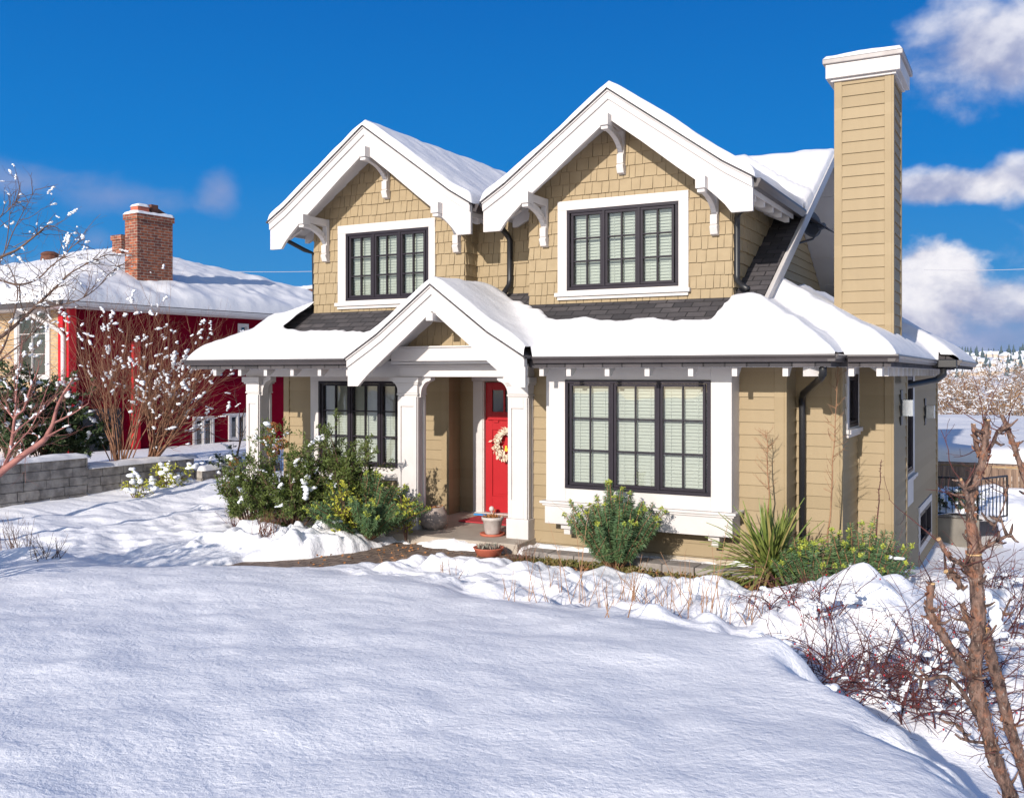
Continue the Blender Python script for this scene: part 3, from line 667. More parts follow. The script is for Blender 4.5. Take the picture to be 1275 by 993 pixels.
for k, D in enumerate(DORM):
    c = D['c']; x0, x1 = D['x0'], D['x1']; win = D['win']
    zt = lambda X: float(dprof(D, X))-.17
    cladding(face_y(12.2), [(x0, 3.14), (x1, 3.14), (x1, zt(x1)), (c, zt(c)), (x0, zt(x0))], .168, [win], shingle=True, name='dormer_wall', parent=house, z0=3.10)
    for xs, sg in ((x1, 1), (x0, -1)):
        yb = 12.62 if (k == 0 and sg == 1) or (k == 1 and sg == -1) else 14.6
        reg = [(12.205, 3.1), (yb, max(3.1, EZ+S*(yb-10.9)-.25)), (yb, zt(xs)), (12.205, zt(xs))]
        cladding((lambda X, g: (lambda a, cc, z: (X+g*cc, a, z)))(xs, sg), reg, .168, shingle=True, name='dormer_wall', parent=house, z0=3.10)
    window(face_y(12.2), *win, house, casing=D['cas'], sill=1, blind_to=0, depth=.4)
    barge(D, 11.65, LOW, D['hw'], dprof, 1.6)
    Xs = [c-D['hw']-.03, c-1.5, c, c+1.5, c+D['hw']+.03]
    t = [(X, float(dprof(D, X))) for X in Xs]
    MB().strip(t, [(a, b-.022) for a, b in t], 'y', 11.582, 16.8).build('roof', M['roofshingle'], house)
    Xs = [c-D['hw']+.04, c-1.5, c, c+1.5, c+D['hw']-.04]; t = [(X, float(dprof(D, X))-.155) for X in Xs]
    so = MB().strip(t, [(a, b-.02) for a, b in t], 'y', 11.702, 12.75)
    for i in range(8):
        for sg in (-1, 1): pass
    so.build('soffit', M['soffit'], house)
    for sg in (-1, 1):        # eave fascia, rafter tails, gutter down the sides
        xe = c+sg*(D['hw']-.05); ze = float(dprof(D, c+D['hw']))
        yend = 14.0 if (k == 1 and sg == 1) else 13.9
        MB().box(min(xe, xe+sg*.02), max(xe, xe+sg*.02), 11.705, yend, ze-.19, ze-.035).build('fascia', M['white'], house)
        y = 11.95; m_ = 0
        while y < 13.9:
            tl = MB(); xi = c+sg*(1.45); tl.prism([(xe, ze-.05), (xe, ze-.26), (xe-sg*.06, ze-.26), (xi, ze-.12), (xi, ze+.0)], 'y', y, y+.05); tl.build('rafter_tail', M['white'], house); y += .46
        gx = c+sg*(D['hw']-.03)
        pr = [(gx, ze-.02), (gx+sg*.11, ze-.02), (gx+sg*.115, ze-.05), (gx+sg*.09, ze-.09), (gx+sg*.075, ze-.13), (gx, ze-.13)]
        MB().prism(pr, 'y', 11.72 if not (k == 1 and sg == 1) else 11.71, yend+.35).build('gutter', M['gutter'], house, bevel=.004)
    off = (-1.12, .04, 1.30) if k == 0 else (-1.165, -.02, 1.25)
    for i, (dx, zt_, zb_) in enumerate(((off[0], 4.60, 3.93), (off[1], 5.50, 4.83), (off[2], 4.58, 3.93))):
        knee(c+dx, zt_, 11.575, 12.18, zb_)
RZ0 = 3.36
cladding(face_y(12.55), [(-7.36, 3.30), (-6.28, 3.30), (-6.28, 4.60), (-7.36, 4.60)], .168, shingle=True, name='dormer_wall', parent=house, z0=3.27)
# porch gable
PG = dict(c=-6.945, hw=1.37, z=3.345)
def pprof(D, X): return prof(X, PG['c'], PG['z'], .745, .85, .60)
PLOW = [(0, -.355), (.45, -.715), (.8, -.99), (1.0, -1.15), (1.13, -1.27), (1.20, -1.34)]
barge(PG, 10.7, PLOW, PG['hw'], pprof, 1.2)
Xs = [PG['c']+q for q in (-1.40, -.85, 0, .85, 1.40)]; t = [(X, float(pprof(PG, X))) for X in Xs]
MB().strip(t, [(a, b-.022) for a, b in t], 'y', 10.635, 12.7).build('roof', M['roofshingle'], house)
Xs = [PG['c']+q for q in (-1.30, -.85, 0, .85, 1.30)]; t = [(X, float(pprof(PG, X))-.15) for X in Xs]
MB().strip(t, [(a, b-.02) for a, b in t], 'y', 10.752, 11.34).build('soffit', M['soffit'], house)
eb = MB(); eb.box(-6.99, -6.885, 10.62, 11.33, 2.86, 2.965); eb.build('beam', M['white'], house, bevel=.006)
# main roof slabs
mr = MB(); th = .13
def slab(mb, pts, zf):
    n = len(pts); z = [float(zf(*p)) for p in pts]
    mb.add([(p[0], p[1], q) for p, q in zip(pts, z)]+[(p[0], p[1], q-th) for p, q in zip(pts, z)], [tuple(range(n)), tuple(range(2*n-1, n-1, -1))]+[(i, (i+1) % n, n+(i+1) % n, n+i) for i in range(n)])
pl = lambda X, Y: EZ+S*(Y-10.9)
slab(mr, [(-11.5, 10.9), (-8.28, 10.9), (-7.75, 11.45), (-6.945, 12.45), (-6.14, 11.45), (-5.61, 10.9), (-1.96, 10.9), (-3.0, 11.94), (-3.0, 16.85), (-10.45, 16.85), (-10.45, 11.95)], pl)
slab(mr, [(-3.0, 16.85), (-3.0, 21.4), (-10.45, 21.4), (-10.45, 16.85)], lambda X, Y: 5.884-S*(Y-16.85))
slab(mr, [(-11.5, 10.9), (-10.45, 11.95), (-10.45, 21), (-11.5, 21)], lambda X, Y: EZ+S*(X+11.5))
mr.build('roof', M['roofshingle'], house)
lr = MB()
slab(lr, [(-1.96, 10.9), (-1.96, 11.45), (-3.0, 12.49), (-3.8, 12.49), (-3.0, 11.94)], lambda X, Y: EZ+S*(-1.96-X) if X > -3.5 else EZ+S*(-1.96+3.0))
slab(lr, [(-1.42, 11.45), (-1.96, 11.45), (-3.8, 13.29), (-3.8, 13.83)], lambda X, Y: EZ+S*(Y-11.45))
slab(lr, [(-1.42, 11.45), (-3.8, 13.83), (-3.8, 20.9), (-1.42, 20.9)], lambda X, Y: EZ+S*(-1.42-X))
slab(lr, [(-1.1, 16.4), (-1.43, 16.73), (-1.43, 20.57), (-1.1, 20.9)], lambda X, Y: EZ+S*(-1.1-X))
slab(lr, [(-1.1, 16.4), (-1.43, 16.4), (-1.43, 16.73)], lambda X, Y: EZ+S*(Y-16.4))
lr.build('roof', M['roofshingle'], house)
# gable end under the main ridge, rake boards and soffit
GX = -3.8
cladding(face_x(GX), [(12.4, 2.9), (20.4, 2.9), (20.4, 3.58), (16.85, 5.68), (12.4, 3.06)], .152, name='gable_wall', parent=house, z0=2.9)
rk = MB()
for (ya, yb) in ((11.93, 16.85), (21.4, 16.85)):
    za = EZ+S*(ya-10.9) if ya < 16 else 5.884-S*(ya-16.85); zb = 5.884
    rk.prism([(ya, za-.02), (ya, za-.21), (yb, zb-.21), (yb, zb-.02)], 'x', -2.998, -2.955)
    rk.prism([(ya, za+.012), (ya, za-.045), (yb, zb-.045), (yb, zb+.012)], 'x', -2.954, -2.93)
rk.build('bargeboard', M['white'], house)
lk = MB(); lk.prism([(11.93, 3.0-.02), (11.93, 2.79), (16.85, 5.67), (16.85, 5.86)], 'x', -10.5, -10.452); lk.build('bargeboard', M['white'], house)
so = MB()
for (ya, yb) in ((12.2, 16.85), (21.4, 16.85)):
    za = EZ+S*(ya-10.9) if ya < 16 else 5.884-S*(ya-16.85)
    n_ = 6
    for i in range(n_):
        p = ya+(yb-ya)*i/n_; q = ya+(yb-ya)*((i+1)/n_)-(.012 if yb > ya else -.012); zp = za+(5.884-za)*i/n_; zq = za+(5.884-za)*(q-ya)/(yb-ya)
        so.prism([(p, zp-.15), (p, zp-.17), (q, zq-.17), (q, zq-.15)], 'x', GX, -2.999)
so.build('soffit', M['soffit'], house)
# chimney
CX0, CX1, CY0, CY1 = -2.362, -1.665, 13.5, 14.35
ch = cladding(face_y(CY0), [(CX0, -.8), (CX1, -.8), (CX1, 6.1), (CX0, 6.1)], .152, name='chimney', parent=house, z0=-.84)
cs = cladding(face_x(CX1), [(CY0+.01, 2.0), (CY1, 2.0), (CY1, 6.1), (CY0+.01, 6.1)], .152, name='chimney_side', parent=ch, z0=-.84)
cs = cladding(face_x(CX1), [(CY0+.01, -.95), (15.05, -.95), (15.05, 2.55), (CY0+.01, 2.55)], .152, name='chimney_side', parent=ch, z0=-.84)
k = MB(); k.box(CX0, CX1-.002, CY1, CY1+.02, 2, 6.1); k.box(CX0-.02, CX0, CY0, CY1, 2, 6.1); k.box(-1.82, CX1-.002, 15.05, 15.07, -1, 2.5); k.build('chimney_back', M['siding'], ch)
k = MB()
for (x0, x1, y0, y1, z0, z1) in ((CX0-.02, CX0+.08, CY0-.028, CY0, 2.3, 6.1), (CX1-.085, CX1+.004, CY0-.028, CY0, -.8, 6.1), (CX1+.004, CX1+.03, CY0-.028, CY0+.075, -.8, 6.1), (CX1, CX1+.026, CY1-.06, CY1+.02, 2.3, 6.1), (CX1, CX1+.026, 14.95, 15.06, -.95, 2.5)): k.box(x0, x1, y0, y1, z0, z1)
k.build('corner_board', M['siding'], ch, bevel=.004)
MB().box(CX0-.115, CX1+.115, CY0-.115, CY1+.115, 6.085, 6.27).box(CX0-.06, CX1+.06, CY0-.06, CY1+.06, 6.05, 6.084).build('collar', M['white'], ch, bevel=.006)
MB().box(CX0-.15, CX1+.15, CY0-.15, CY1+.15, 6.272, 6.335).build('cap', M['chimneycap'], ch, bevel=.01)
def pillow(x0, x1, y0, y1, z, T, R_=.12, n=14, seed=1):
    def zf(X, Y):
        dd = np.minimum(np.minimum(X-x0, x1-X), np.minimum(Y-y0, y1-Y)); q = np.clip(dd/R_, 0, 1); return z+T*np.sqrt(np.clip(1-(1-q)**2, 0, 1))*(1+.25*fbm(X*3, Y*3, seed))
    return zf
def snow_patch(parent, x0, x1, y0, y1, z, T, R_=.12, step=.04, seed=1):
    return grid_object('snow_layer', np.linspace(x0, x1, max(4, int((x1-x0)/step))), np.linspace(y0, y1, max(4, int((y1-y0)/step))), pillow(x0, x1, y0, y1, z, T, R_, seed=seed), M['roof_snow'], parent)
snow_patch(ch, CX0-.15, CX1+.15, CY0-.15, CY1+.15, 6.336, .07)
# gutters
def gutter_profile(o, s): return [(o, EZ+.008), (o-s*.115, EZ+.008), (o-s*.12, EZ-.012), (o-s*.098, EZ-.034), (o-s*.09, EZ-.045), (o-s*.082, EZ-.077), (o, EZ-.077)]
MB().prism(gutter_profile(10.93, 1), 'x', -11.58, PG['c']-PG['hw']-.02).build('gutter', M['gutter'], house, bevel=.004)
g = MB(); g.prism(gutter_profile(10.93, 1), 'x', PG['c']+PG['hw']+.03, -1.90); g.build('gutter', M['gutter'], house, bevel=.004)
g = MB(); g.prism([(p[0], p[1]) for p in gutter_profile(-1.99, -1)], 'y', 10.84, 11.40); g.build('gutter', M['gutter'], house, bevel=.004); g = MB(); g.prism(gutter_profile(11.48, 1), 'x', -1.87, -1.33); g.build('gutter', M['gutter'], house, bevel=.004)
g = MB(); g.prism(gutter_profile(-1.45, -1), 'y', 11.385, 16.42); g.build('gutter', M['gutter'], house, bevel=.004); g = MB(); g.prism(gutter_profile(-1.13, -1), 'y', 16.44, 20.95); g.build('gutter', M['gutter'], house, bevel=.004)
MB().box(-1.46, -1.08, 16.25, 16.46, EZ-.11, EZ+.01).build('gutter_outlet', M['black'], house, bevel=.01)
# eave soffit, fascia and rafter tails
t0 = .145
def eave(pts, zf):
    mb = MB(); z = [float(zf(*p))-t0 for p in pts]; n = len(pts)
    mb.add([(p[0], p[1], q) for p, q in zip(pts, z)]+[(p[0], p[1], q-.02) for p, q in zip(pts, z)], [tuple(range(n)), tuple(range(2*n-1, n-1, -1))]+[(k, (k+1) % n, n+(k+1) % n, n+k) for k in range(n)]); mb.build('soffit', M['soffit'], house)
eave([(-11.44, 10.95), (-8.3, 10.95), (-8.3, 11.74), (-10.66, 11.74)], pl)
eave([(-5.58, 10.95), (-2.02, 10.95), (-2.81, 11.74), (-5.58, 11.74)], pl)
eave([(-2.01, 10.97), (-2.01, 11.49), (-2.63, 12.1), (-2.63, 11.59)], lambda X, Y: EZ+S*(-1.96-X))
eave([(-1.98, 11.5), (-1.48, 11.5), (-2.1, 12.12), (-2.6, 12.12)], lambda X, Y: EZ+S*(Y-11.45))
eave([(-1.47, 11.52), (-1.47, 20.8), (-2.1, 20.8), (-2.1, 12.15)], lambda X, Y: EZ+S*(-1.42-X))
for w_ in ((-11.48, -8.33, 10.932, 10.952), (-5.54, -1.97, 10.932, 10.952), (-1.96, -1.44, 11.482, 11.502), (-1.47, -1.45, 11.503, 20.9)): MB().box(*w_, EZ-.10, EZ-.02).build('fascia', M['white'], house)
TAIL = [(.06, -.09), (.06, -.235), (.13, -.235), (.30, -.10), (.30, -.02)]
def tails(kind, o, vals):
    for q in vals:
        mb = MB()
        if kind == 'f': mb.prism([(o+a, EZ+b) for a, b in TAIL], 'x', q-.03, q+.03)
        else: mb.prism([(o-a, EZ+b) for a, b in TAIL], 'y', q-.03, q+.03)
        mb.build('rafter_tail', M['white'], house)
tails('f', 10.9, [-11.05+.507*i for i in range(6)]); tails('f', 10.9, [-5.48, -5.106, -4.592, -4.08, -3.545, -3.03, -2.46])
tails('f', 11.45, [-1.55, -1.85]); tails('s', -1.42, [11.75+.45*i for i in range(18)])
MB().prism([(-2.28, 11.02), (-2.20, 10.96), (-2.05, 11.10), (-2.12, 11.18)], 'z', EZ-.235, EZ-.12).build('rafter_tail', M['white'], house)
# downspouts
def spout(pts, r=.037, n=10, name='downspout'): return MB().tube(pts, r, n).build(name, M['black'], house, smooth=True)
spout([(-2.06, 10.98, 2.30), (-2.06, 10.98, 2.17), (-2.16, 11.3, 2.10), (-2.50, 12.1, 1.93), (-2.54, 12.22, 1.86), (-2.54, 12.24, 1.75), (-2.54, 12.24, -.2)], .042)
spout([(-1.27, 16.35, 2.3), (-1.27, 16.35, 2.16), (-1.36, 16.2, 2.08), (-1.70, 15.6, 2.0), (-1.74, 15.45, 1.99), (-1.73, 15.2, 1.97)], .05)
spout([(-6.76, 12.15, 4.36), (-6.78, 12.25, 4.27), (-6.77, 12.42, 4.19), (-6.76, 12.49, 4.12), (-6.76, 12.49, 3.55), (-6.76, 12.47, 3.46), (-6.78, 12.38, 3.36), (-6.80, 12.3, 3.30)], .042)
spout([(-3.06, 11.78, 4.42), (-3.06, 11.8, 4.30), (-3.12, 11.86, 4.23), (-3.30, 12.12, 4.19), (-3.335, 12.19, 4.14), (-3.34, 12.2, 4.05), (-3.34, 12.2, 3.42), (-3.33, 12.18, 3.34), (-3.26, 12.12, 3.28), (-3.16, 12.05, 3.22)], .038)
spout([(-10.5, 11.9, 4.4), (-10.5, 12.0, 4.28), (-10.36, 12.22, 4.16), (-10.22, 12.28, 4.1), (-10.2, 12.28, 3.2)], .035)
# wall lamps on the side wall
for (u, v, X, h) in ((1121, 507, CX1+.01, .0), (1151, 512, -1.79, .02)):
    r = ray(u, v); t_ = X/r[0]; y = r[1]*t_; z = EYE+r[2]*t_
    o = MB().box(X, X+.025, y-.10, y+.10, z-.24, z+.24).build('wall_lamp', M['black'], house, bevel=.006)
    MB().box(X+.03, X+.17, y-.06, y+.06, z-.12, z+.11).build('lamp_box', M['lampsilver'], o, bevel=.006)
# roof snow
def roof_snow_low():
    X0, X1, Y0, Y1 = -11.56, -1.36, 10.86, 12.62
    def base(X, Y):
        a = roofL(X, Y); p = np.where(Y >= 10.6, pprof(PG, X), -9); p = np.where(np.abs(X-PG['c']) < PG['hw']+.03, p, -9); return a, p
    def D(X, Y):
        fr = np.where(X < -1.90, Y-10.845, np.where(X < -1.345, Y-11.40, np.where(Y < 16.44, -1, np.minimum(Y-16.38, 20.95-Y)))); fr = np.where((X > -2.6) & (X < -1.90), np.minimum(Y-10.845, np.maximum(-1.885-X, Y-11.40)), fr)
        d = np.minimum(fr, np.where(Y < 16.44, -1.345-X, -1.03-X)); return np.minimum(np.minimum(d, X+11.57), 20.95-Y)
    def porchD(X, Y): return np.minimum(np.minimum(Y-10.655, PG['hw']+.04-np.abs(X-PG['c'])), 9)
    def thick(X, Y):
        T = .155*(1+.22*fbm(X*1.3, Y*1.3, 51)+.06*fbm(X*5, Y*5, 52)); d = D(X, Y); t = T*np.sqrt(np.clip(1-(1-np.clip(d/.30, 0, 1))**2, 0, 1))
        lim = np.interp(X, [-12, -7.6, -7.0, -6.4, -5.9, -5.5, -3.42, -3.32], [11.5, 11.5, 12.1, 12.1, 11.8, 11.56, 11.56, 12.02]); lim = np.where(X > -2.98, 99, lim)
        b = lim+.05*fbm(X*2.5, Y*2.5, 53)+.03*vnoise(X*9, Y*9, 54)-Y
        b = np.where((X < -10.12), 9, b)
        return t*np.sqrt(np.clip(1-(1-np.clip(b/.16, 0, 1))**2, 0, 1)), b
    def zf(X, Y):
        a, p = base(X, Y); t, b = thick(X, Y); tp = .15*np.sqrt(np.clip(1-(1-np.clip(porchD(X, Y)/.085, 0, 1))**2, 0, 1))*(1+.2*fbm(X*1.5, Y*1.5, 57))
        za = np.where(D(X, Y) < -1e-5, -9, a+t); zp = np.where(porchD(X, Y) < -1e-5, -9, np.where(p > a-.6, p-.03*np.exp(-((X-PG['c'])/.10)**2)+tp, -9))
        k = .055; m = np.maximum(za, zp); dz = np.abs(za-zp); return m+np.where(dz < 4*k, k*np.log1p(np.exp(-dz/k)), 0)-.004
    def mk(X, Y):
        a, p = base(X, Y); t, b = thick(X, Y); inP = (porchD(X, Y) >= -1e-6) & (p > a-.02)
        inA = (D(X, Y) >= -1e-6) & (b > 0)
        dorm = (Y > 12.22) & (X > -10.16) & (X < -3.4)
        return (inP | inA) & ~dorm
    xs = np.unique(np.concatenate([np.linspace(-11.56, -1.035, 300), [-1.346, -1.886, CX0, CX1, -3.41, PG['c']-PG['hw']-.04, PG['c']+PG['hw']+.04]]))
    ys = np.unique(np.concatenate([10.655+np.array([0, .005, .012, .022, .035, .05, .07]), np.linspace(10.635, 13.0, 74), np.linspace(13.06, 20.92, 110), [10.8451, 11.4001, 12.219, 16.4401]]))
    def mask(X, Y): return mk(X, Y) & ((Y < 12.62) | (X > -3.8)) & ~((X > CX0) & (X < CX1) & (Y > CY0+.03) & (Y < CY1-.03))
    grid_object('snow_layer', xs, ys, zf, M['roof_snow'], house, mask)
roof_snow_low()
def roof_snow_high():
    xs = np.unique(np.concatenate([np.linspace(-10.6, -2.94, 230), [-4.86+1.895, -4.86-1.895, -8.745+1.855, -8.745-1.855, DORM[0]['c'], DORM[1]['c']]])); ys = np.concatenate([11.602+np.array([0, .005, .012, .022, .035, .05, .07]), np.linspace(11.68, 12.0, 14), np.linspace(12.03, 17.4, 110)])
    def inD(D, X, Y): return np.minimum(D['hw']+.035-np.abs(X-D['c']), Y-11.602)
    def dm(X, Y):
        d0 = np.maximum(inD(DORM[0], X, Y), inD(DORM[1], X, Y)); main = np.minimum(np.minimum(Y-14.35, -2.94-X), X+10.5)
        return np.maximum(d0, main)
    def zf(X, Y):
        z = np.full(X.shape, -9.0); K = .05; zs = []
        for D in DORM: zs.append(np.where(inD(D, X, Y) >= -1e-6, dprof(D, X)-.03*np.exp(-((X-D['c'])/.10)**2), -9))
        mz = np.minimum(EZ+S*(Y-10.9), 5.884-S*(Y-16.85)); mz = np.where(Y > 14.3, mz-.06*np.exp(-((Y-16.85)/.2)**2), -9); zs.append(mz)
        m = np.maximum(np.maximum(zs[0], zs[1]), zs[2])
        for i in range(3):
            dz = m-zs[i]; m = m+np.where((dz > 1e-9) & (dz < .25), .04*np.exp(-dz/.06), 0)
        T = .135*(1+.15*fbm(X*1.4, Y*1.4, 61)+.06*vnoise(X*6, Y*6, 62)); q = np.clip(dm(X, Y)/.085, 0, 1)
        return m+T*np.sqrt(np.clip(1-(1-q)**2, 0, 1))-.003
    grid_object('snow_layer', xs, ys, zf, M['roof_snow'], house, lambda X, Y: dm(X, Y) >= -1e-6)
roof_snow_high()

# ------------------------------------------------------------------ things at the porch
w = MB(); rw = random.Random(3)
wc = at_y(634, 553, 13.27); BR = .20
tw = thing('door_wreath', 'pale straw wreath with a small ribbon hanging on the red front door', 'wreath', (wc[0], 13.25, wc[2]))
for i in range(420):
    a = rw.uniform(0, 6.283); q = rw.gauss(0, .028); p = (wc[0]+(BR+q)*math.cos(a), 13.25+rw.uniform(-.05, .02), wc[2]+(BR+q)*math.sin(a))
    w.leaf(p, (math.cos(a+1.2)+rw.gauss(0, .5), rw.gauss(-.3, .4), math.sin(a+1.2)+rw.gauss(0, .5)), rw.uniform(.05, .085), .03, rw)
w.tube([(wc[0]+BR*math.cos(t*.314), 13.25, wc[2]+BR*math.sin(t*.314)) for t in range(21)], .034, 8); w.build('straw_ring', M['wreath'], tw)
rb_ = MB(); rb_.box(wc[0]-.06, wc[0]+.07, 13.235, 13.245, wc[2]-.10, wc[2]-.06); rb_.box(wc[0]-.05, wc[0]-.02, 13.23, 13.234, wc[2]-.11, wc[2]-.02); rb_.build('ribbon', M['yellowpaint'], tw)
MB().box(-7.55, -6.6, 12.35, 12.95, -.012, .004).build('doormat', M['mat'], origin=(-7.1, 12.6, -.01)); tag(bpy.data.objects['doormat'], 'red doormat lying in front of the red front door', 'doormat')
def soil_disc(cx, cy, z, r, parent): MB().lathe([(r, z-.02), (r, z), (r*.5, z+.012), (.001, z+.015)], cx, cy, 16).build('soil', M['soil'], parent)
px, py = -7.60, 11.75
t = thing('plant_pot', 'big grey rough stone plant pot beside the left porch column', 'plant pot', (px, py, -.035))
MB().lathe([(.10, -.035), (.15, -.03), (.205, .06), (.215, .12), (.19, .20), (.155, .265), (.15, .275), (.125, .275), (.12, .24)], px, py, 24, lambda a, z: 1+.03*math.sin(3*a+z*20)+.02*math.sin(7*a)).build('bowl', M['potstone'], t, smooth=True)
soil_disc(px, py, .235, .125, t); lf = MB()
for i in range(40): a = rw.uniform(0, 6.28); q = rw.uniform(.03, .13); lf.leaf((px+q*math.cos(a), py+q*math.sin(a), .25), (rw.gauss(0, 1), rw.gauss(0, 1), .6), .06, .03, rw)
lf.build('dead_leaves', M['dryflower'], t)
px, py = -6.58, 11.66
t = thing('plant_pot', 'small white clay flower pot with a withered plant on a red saucer', 'plant pot', (px, py, -.04))
MB().lathe([(.14, -.04), (.17, -.035), (.175, -.005), (.16, -.005), (.13, -.02)], px, py, 24).build('saucer', M['terracotta'], t, smooth=True)
MB().lathe([(.09, -.02), (.105, .0), (.135, .17), (.15, .175), (.152, .215), (.135, .217), (.125, .18)], px, py, 24).build('pot_body', M['potwhite'], t, smooth=True)
soil_disc(px, py, .19, .13, t); lf = MB()
for i in range(45): a = rw.uniform(0, 6.28); q = rw.uniform(0, .11); lf.leaf((px+q*math.cos(a), py+q*math.sin(a), .2), (rw.gauss(0, .8), rw.gauss(0, .8), .7), .07, .03, rw)
lf.tube([(px, py, .19), (px+.02, py, .27), (px+.05, py-.01, .33)], .008, 5); lf.build('dead_leaves', M['dryflower'], t)
px, py = -6.22, 10.92
t = thing('plant_bowl', 'shallow terracotta bowl of grey succulents on the brick path', 'plant bowl', (px, py, -.165))
MB().lathe([(.12, -.165), (.15, -.155), (.195, -.07), (.205, -.055), (.185, -.055), (.165, -.08)], px, py, 24).build('bowl', M['terracotta'], t, smooth=True)
soil_disc(px, py, -.075, .175, t); lf = MB()
for i in range(90): a = rw.uniform(0, 6.28); q = rw.uniform(0, .15); lf.leaf((px+q*math.cos(a), py+q*math.sin(a), -.07), (rw.gauss(0, .6), rw.gauss(0, .6), 1), .07, .025, rw)
lf.build('succulents', mat('succulent', (.22, .25, .20), .6, var=(.30, .20, .17), vscale=20), t)
t = thing('garden_ornament', 'small white round ornament standing by the red door sill', 'ornament', (-7.42, 13.12, 0))
b = MB(); b.tube([(-7.42, 13.12, 0), (-7.42, 13.12, .05)], .006, 5); b.lathe([(.001, .05), (.03, .06), (.042, .09), (.03, .125), (.001, .135)], -7.42, 13.12, 12); b.build('ball', M['white'], t, smooth=True)
b = MB(); b.box(-7.66, -7.45, 12.98, 13.04, 0, .02); tag(b.build('foam_roll', M['blue'], origin=(-7.55, 13.0, 0)), 'small flat blue item on the slab against the door sill', 'mat roll')
# satellite dish on the gable wall
dc_ = at_y(1010, 278, 15.15)
r = ray(1009, 279); t0 = (-3.30)/r[0]; dc_ = (r[0]*t0, r[1]*t0, EYE+r[2]*t0)
t = thing('satellite_dish', 'dark grey satellite dish on an arm fixed to the gable wall by the chimney', 'satellite dish', (-3.78, dc_[1]+.1, dc_[2]-.5))
nrm = Vector((.62, -.70, .30)).normalized(); ax = Vector((0, 0, 1)).cross(nrm).normalized(); ay = nrm.cross(ax); vs_ = []; fs_ = []
for i in range(5):
    for j in range(24):
        a = 2*math.pi*j/24; q = i/4; p = Vector(dc_)+ax*(.19*q*math.cos(a))+ay*(.25*q*math.sin(a))+nrm*(.045*q*q-.03); vs_.append(tuple(p))
for i in range(4):
    for j in range(24): fs_.append((i*24+j, i*24+(j+1) % 24, (i+1)*24+(j+1) % 24, (i+1)*24+j))
dm_ = MB(); dm_.add(vs_, fs_); do = dm_.build('reflector', M['dish'], t, smooth=True); so_ = do.modifiers.new('solid', 'SOLIDIFY'); so_.thickness = .008
base = Vector((-3.785, dc_[1]-.15, dc_[2]-.42)); foc = Vector(dc_)+nrm*.30-ay*.20
MB().tube([base, base+Vector((.15, 0, .06)), Vector(dc_)-ay*.27, foc], [.022, .022, .018, .016], 8).build('arm', M['dish'], t, smooth=True)
MB().box(-3.80, -3.765, base.y-.07, base.y+.07, base.z-.16, base.z+.12).build('mount', M['lampsilver'], t)
h_ = MB(); h_.tube([foc-nrm*.02, foc+nrm*.07], .045, 8); h_.box(foc.x-.05, foc.x+.05, foc.y-.05, foc.y+.05, foc.z-.03, foc.z+.06); h_.build('feed_horn', M['dish'], t)
dpt = do
tc_ = bpy.data.curves.new('lettering', 'FONT'); tc_.body = 'Bell'; tc_.size = .15; tc_.extrude = .001; tc_.align_x = 'CENTER'; tc_.align_y = 'CENTER'; tc_.materials.append(M['black'])
tmp = bpy.data.objects.new('text', tc_); sc.collection.objects.link(tmp); bpy.context.view_layer.update()
to_ = bpy.data.objects.new('lettering', bpy.data.meshes.new_from_object(tmp.evaluated_get(bpy.context.evaluated_depsgraph_get()))); sc.collection.objects.link(to_); bpy.data.objects.remove(tmp); to_.parent = do
mx = Matrix((ax, ay, nrm)).transposed().to_4x4(); mx.translation = Vector(dc_)+nrm*.006+ay*.06-Vector(BASE[do.name]); to_.matrix_local = mx
# low stone edging in front of the bay
ke = MB(); x = -5.86; rk_ = random.Random(8)
while x < -2.35:
    L = rk_.uniform(.36, .46); y0 = 11.13-.02*(x+5.86)/3.4*2+rk_.uniform(-.012, .012); ke.box(x, x+L-.008, y0, 11.42+rk_.uniform(0, .03), -.3, -.105+rk_.uniform(-.006, .006)); x += L
tag(ke.build('stone_edging', M['kerbstone'], bevel=.012, origin=(-4.1, 11.2, -.2)), 'low grey stone edging running along the wall below the bay window', 'edging')

# ------------------------------------------------------------------ retaining wall on the left
wt = thing('retaining_wall', 'grey concrete block retaining wall with a cap of snow, stepped down once', 'wall', (-15.6, 12.3, -.2))
rw = random.Random(21)
blk = MB(); HB = .165
for (ya, yb, top) in ((7.5, 12.17, .63), (12.17, 14.75, .42)):
    z = top
    while z > -.45:
        y = ya-(rw.uniform(.1, .3))
        while y < yb:
            L = rw.uniform(.38, .5); a, b = max(y, ya), min(y+L, yb)
            if b-a > .04: blk.box(-15.78, -15.45+rw.uniform(-.012, .014), a+.004, b-.004, z-HB+.004, z)
            y += L
        z -= HB
blk.build('blocks', M['stone'], wt, bevel=.014)
for (ya, yb, top) in ((7.5, 12.2, .63), (12.2, 14.85, .42)): snow_patch(wt, -15.95, -15.415, ya, yb, top-.002, .075, .09, .04, seed=int(yb))
bk = MB()
for (y0, y1, top) in ((14.8, 15.4, .16), (15.4, 17.2, .16)):
    z = top
    while z > -.3:
        y = y0
        while y < y1: bk.box(-15.6, -15.28+rw.uniform(-.01, .01), y+.004, min(y+.42, y1)-.004, z-HB+.004, z); y += .42
        z -= HB
w2 = thing('retaining_wall', 'low end of the block wall half buried in snow behind the yellow shrub', 'wall', (-15.4, 15.8, -.2)); bk.build('blocks', M['stone'], w2, bevel=.014); snow_patch(w2, -15.75, -15.24, 14.8, 17.2, .158, .12, .12, .05, 3)

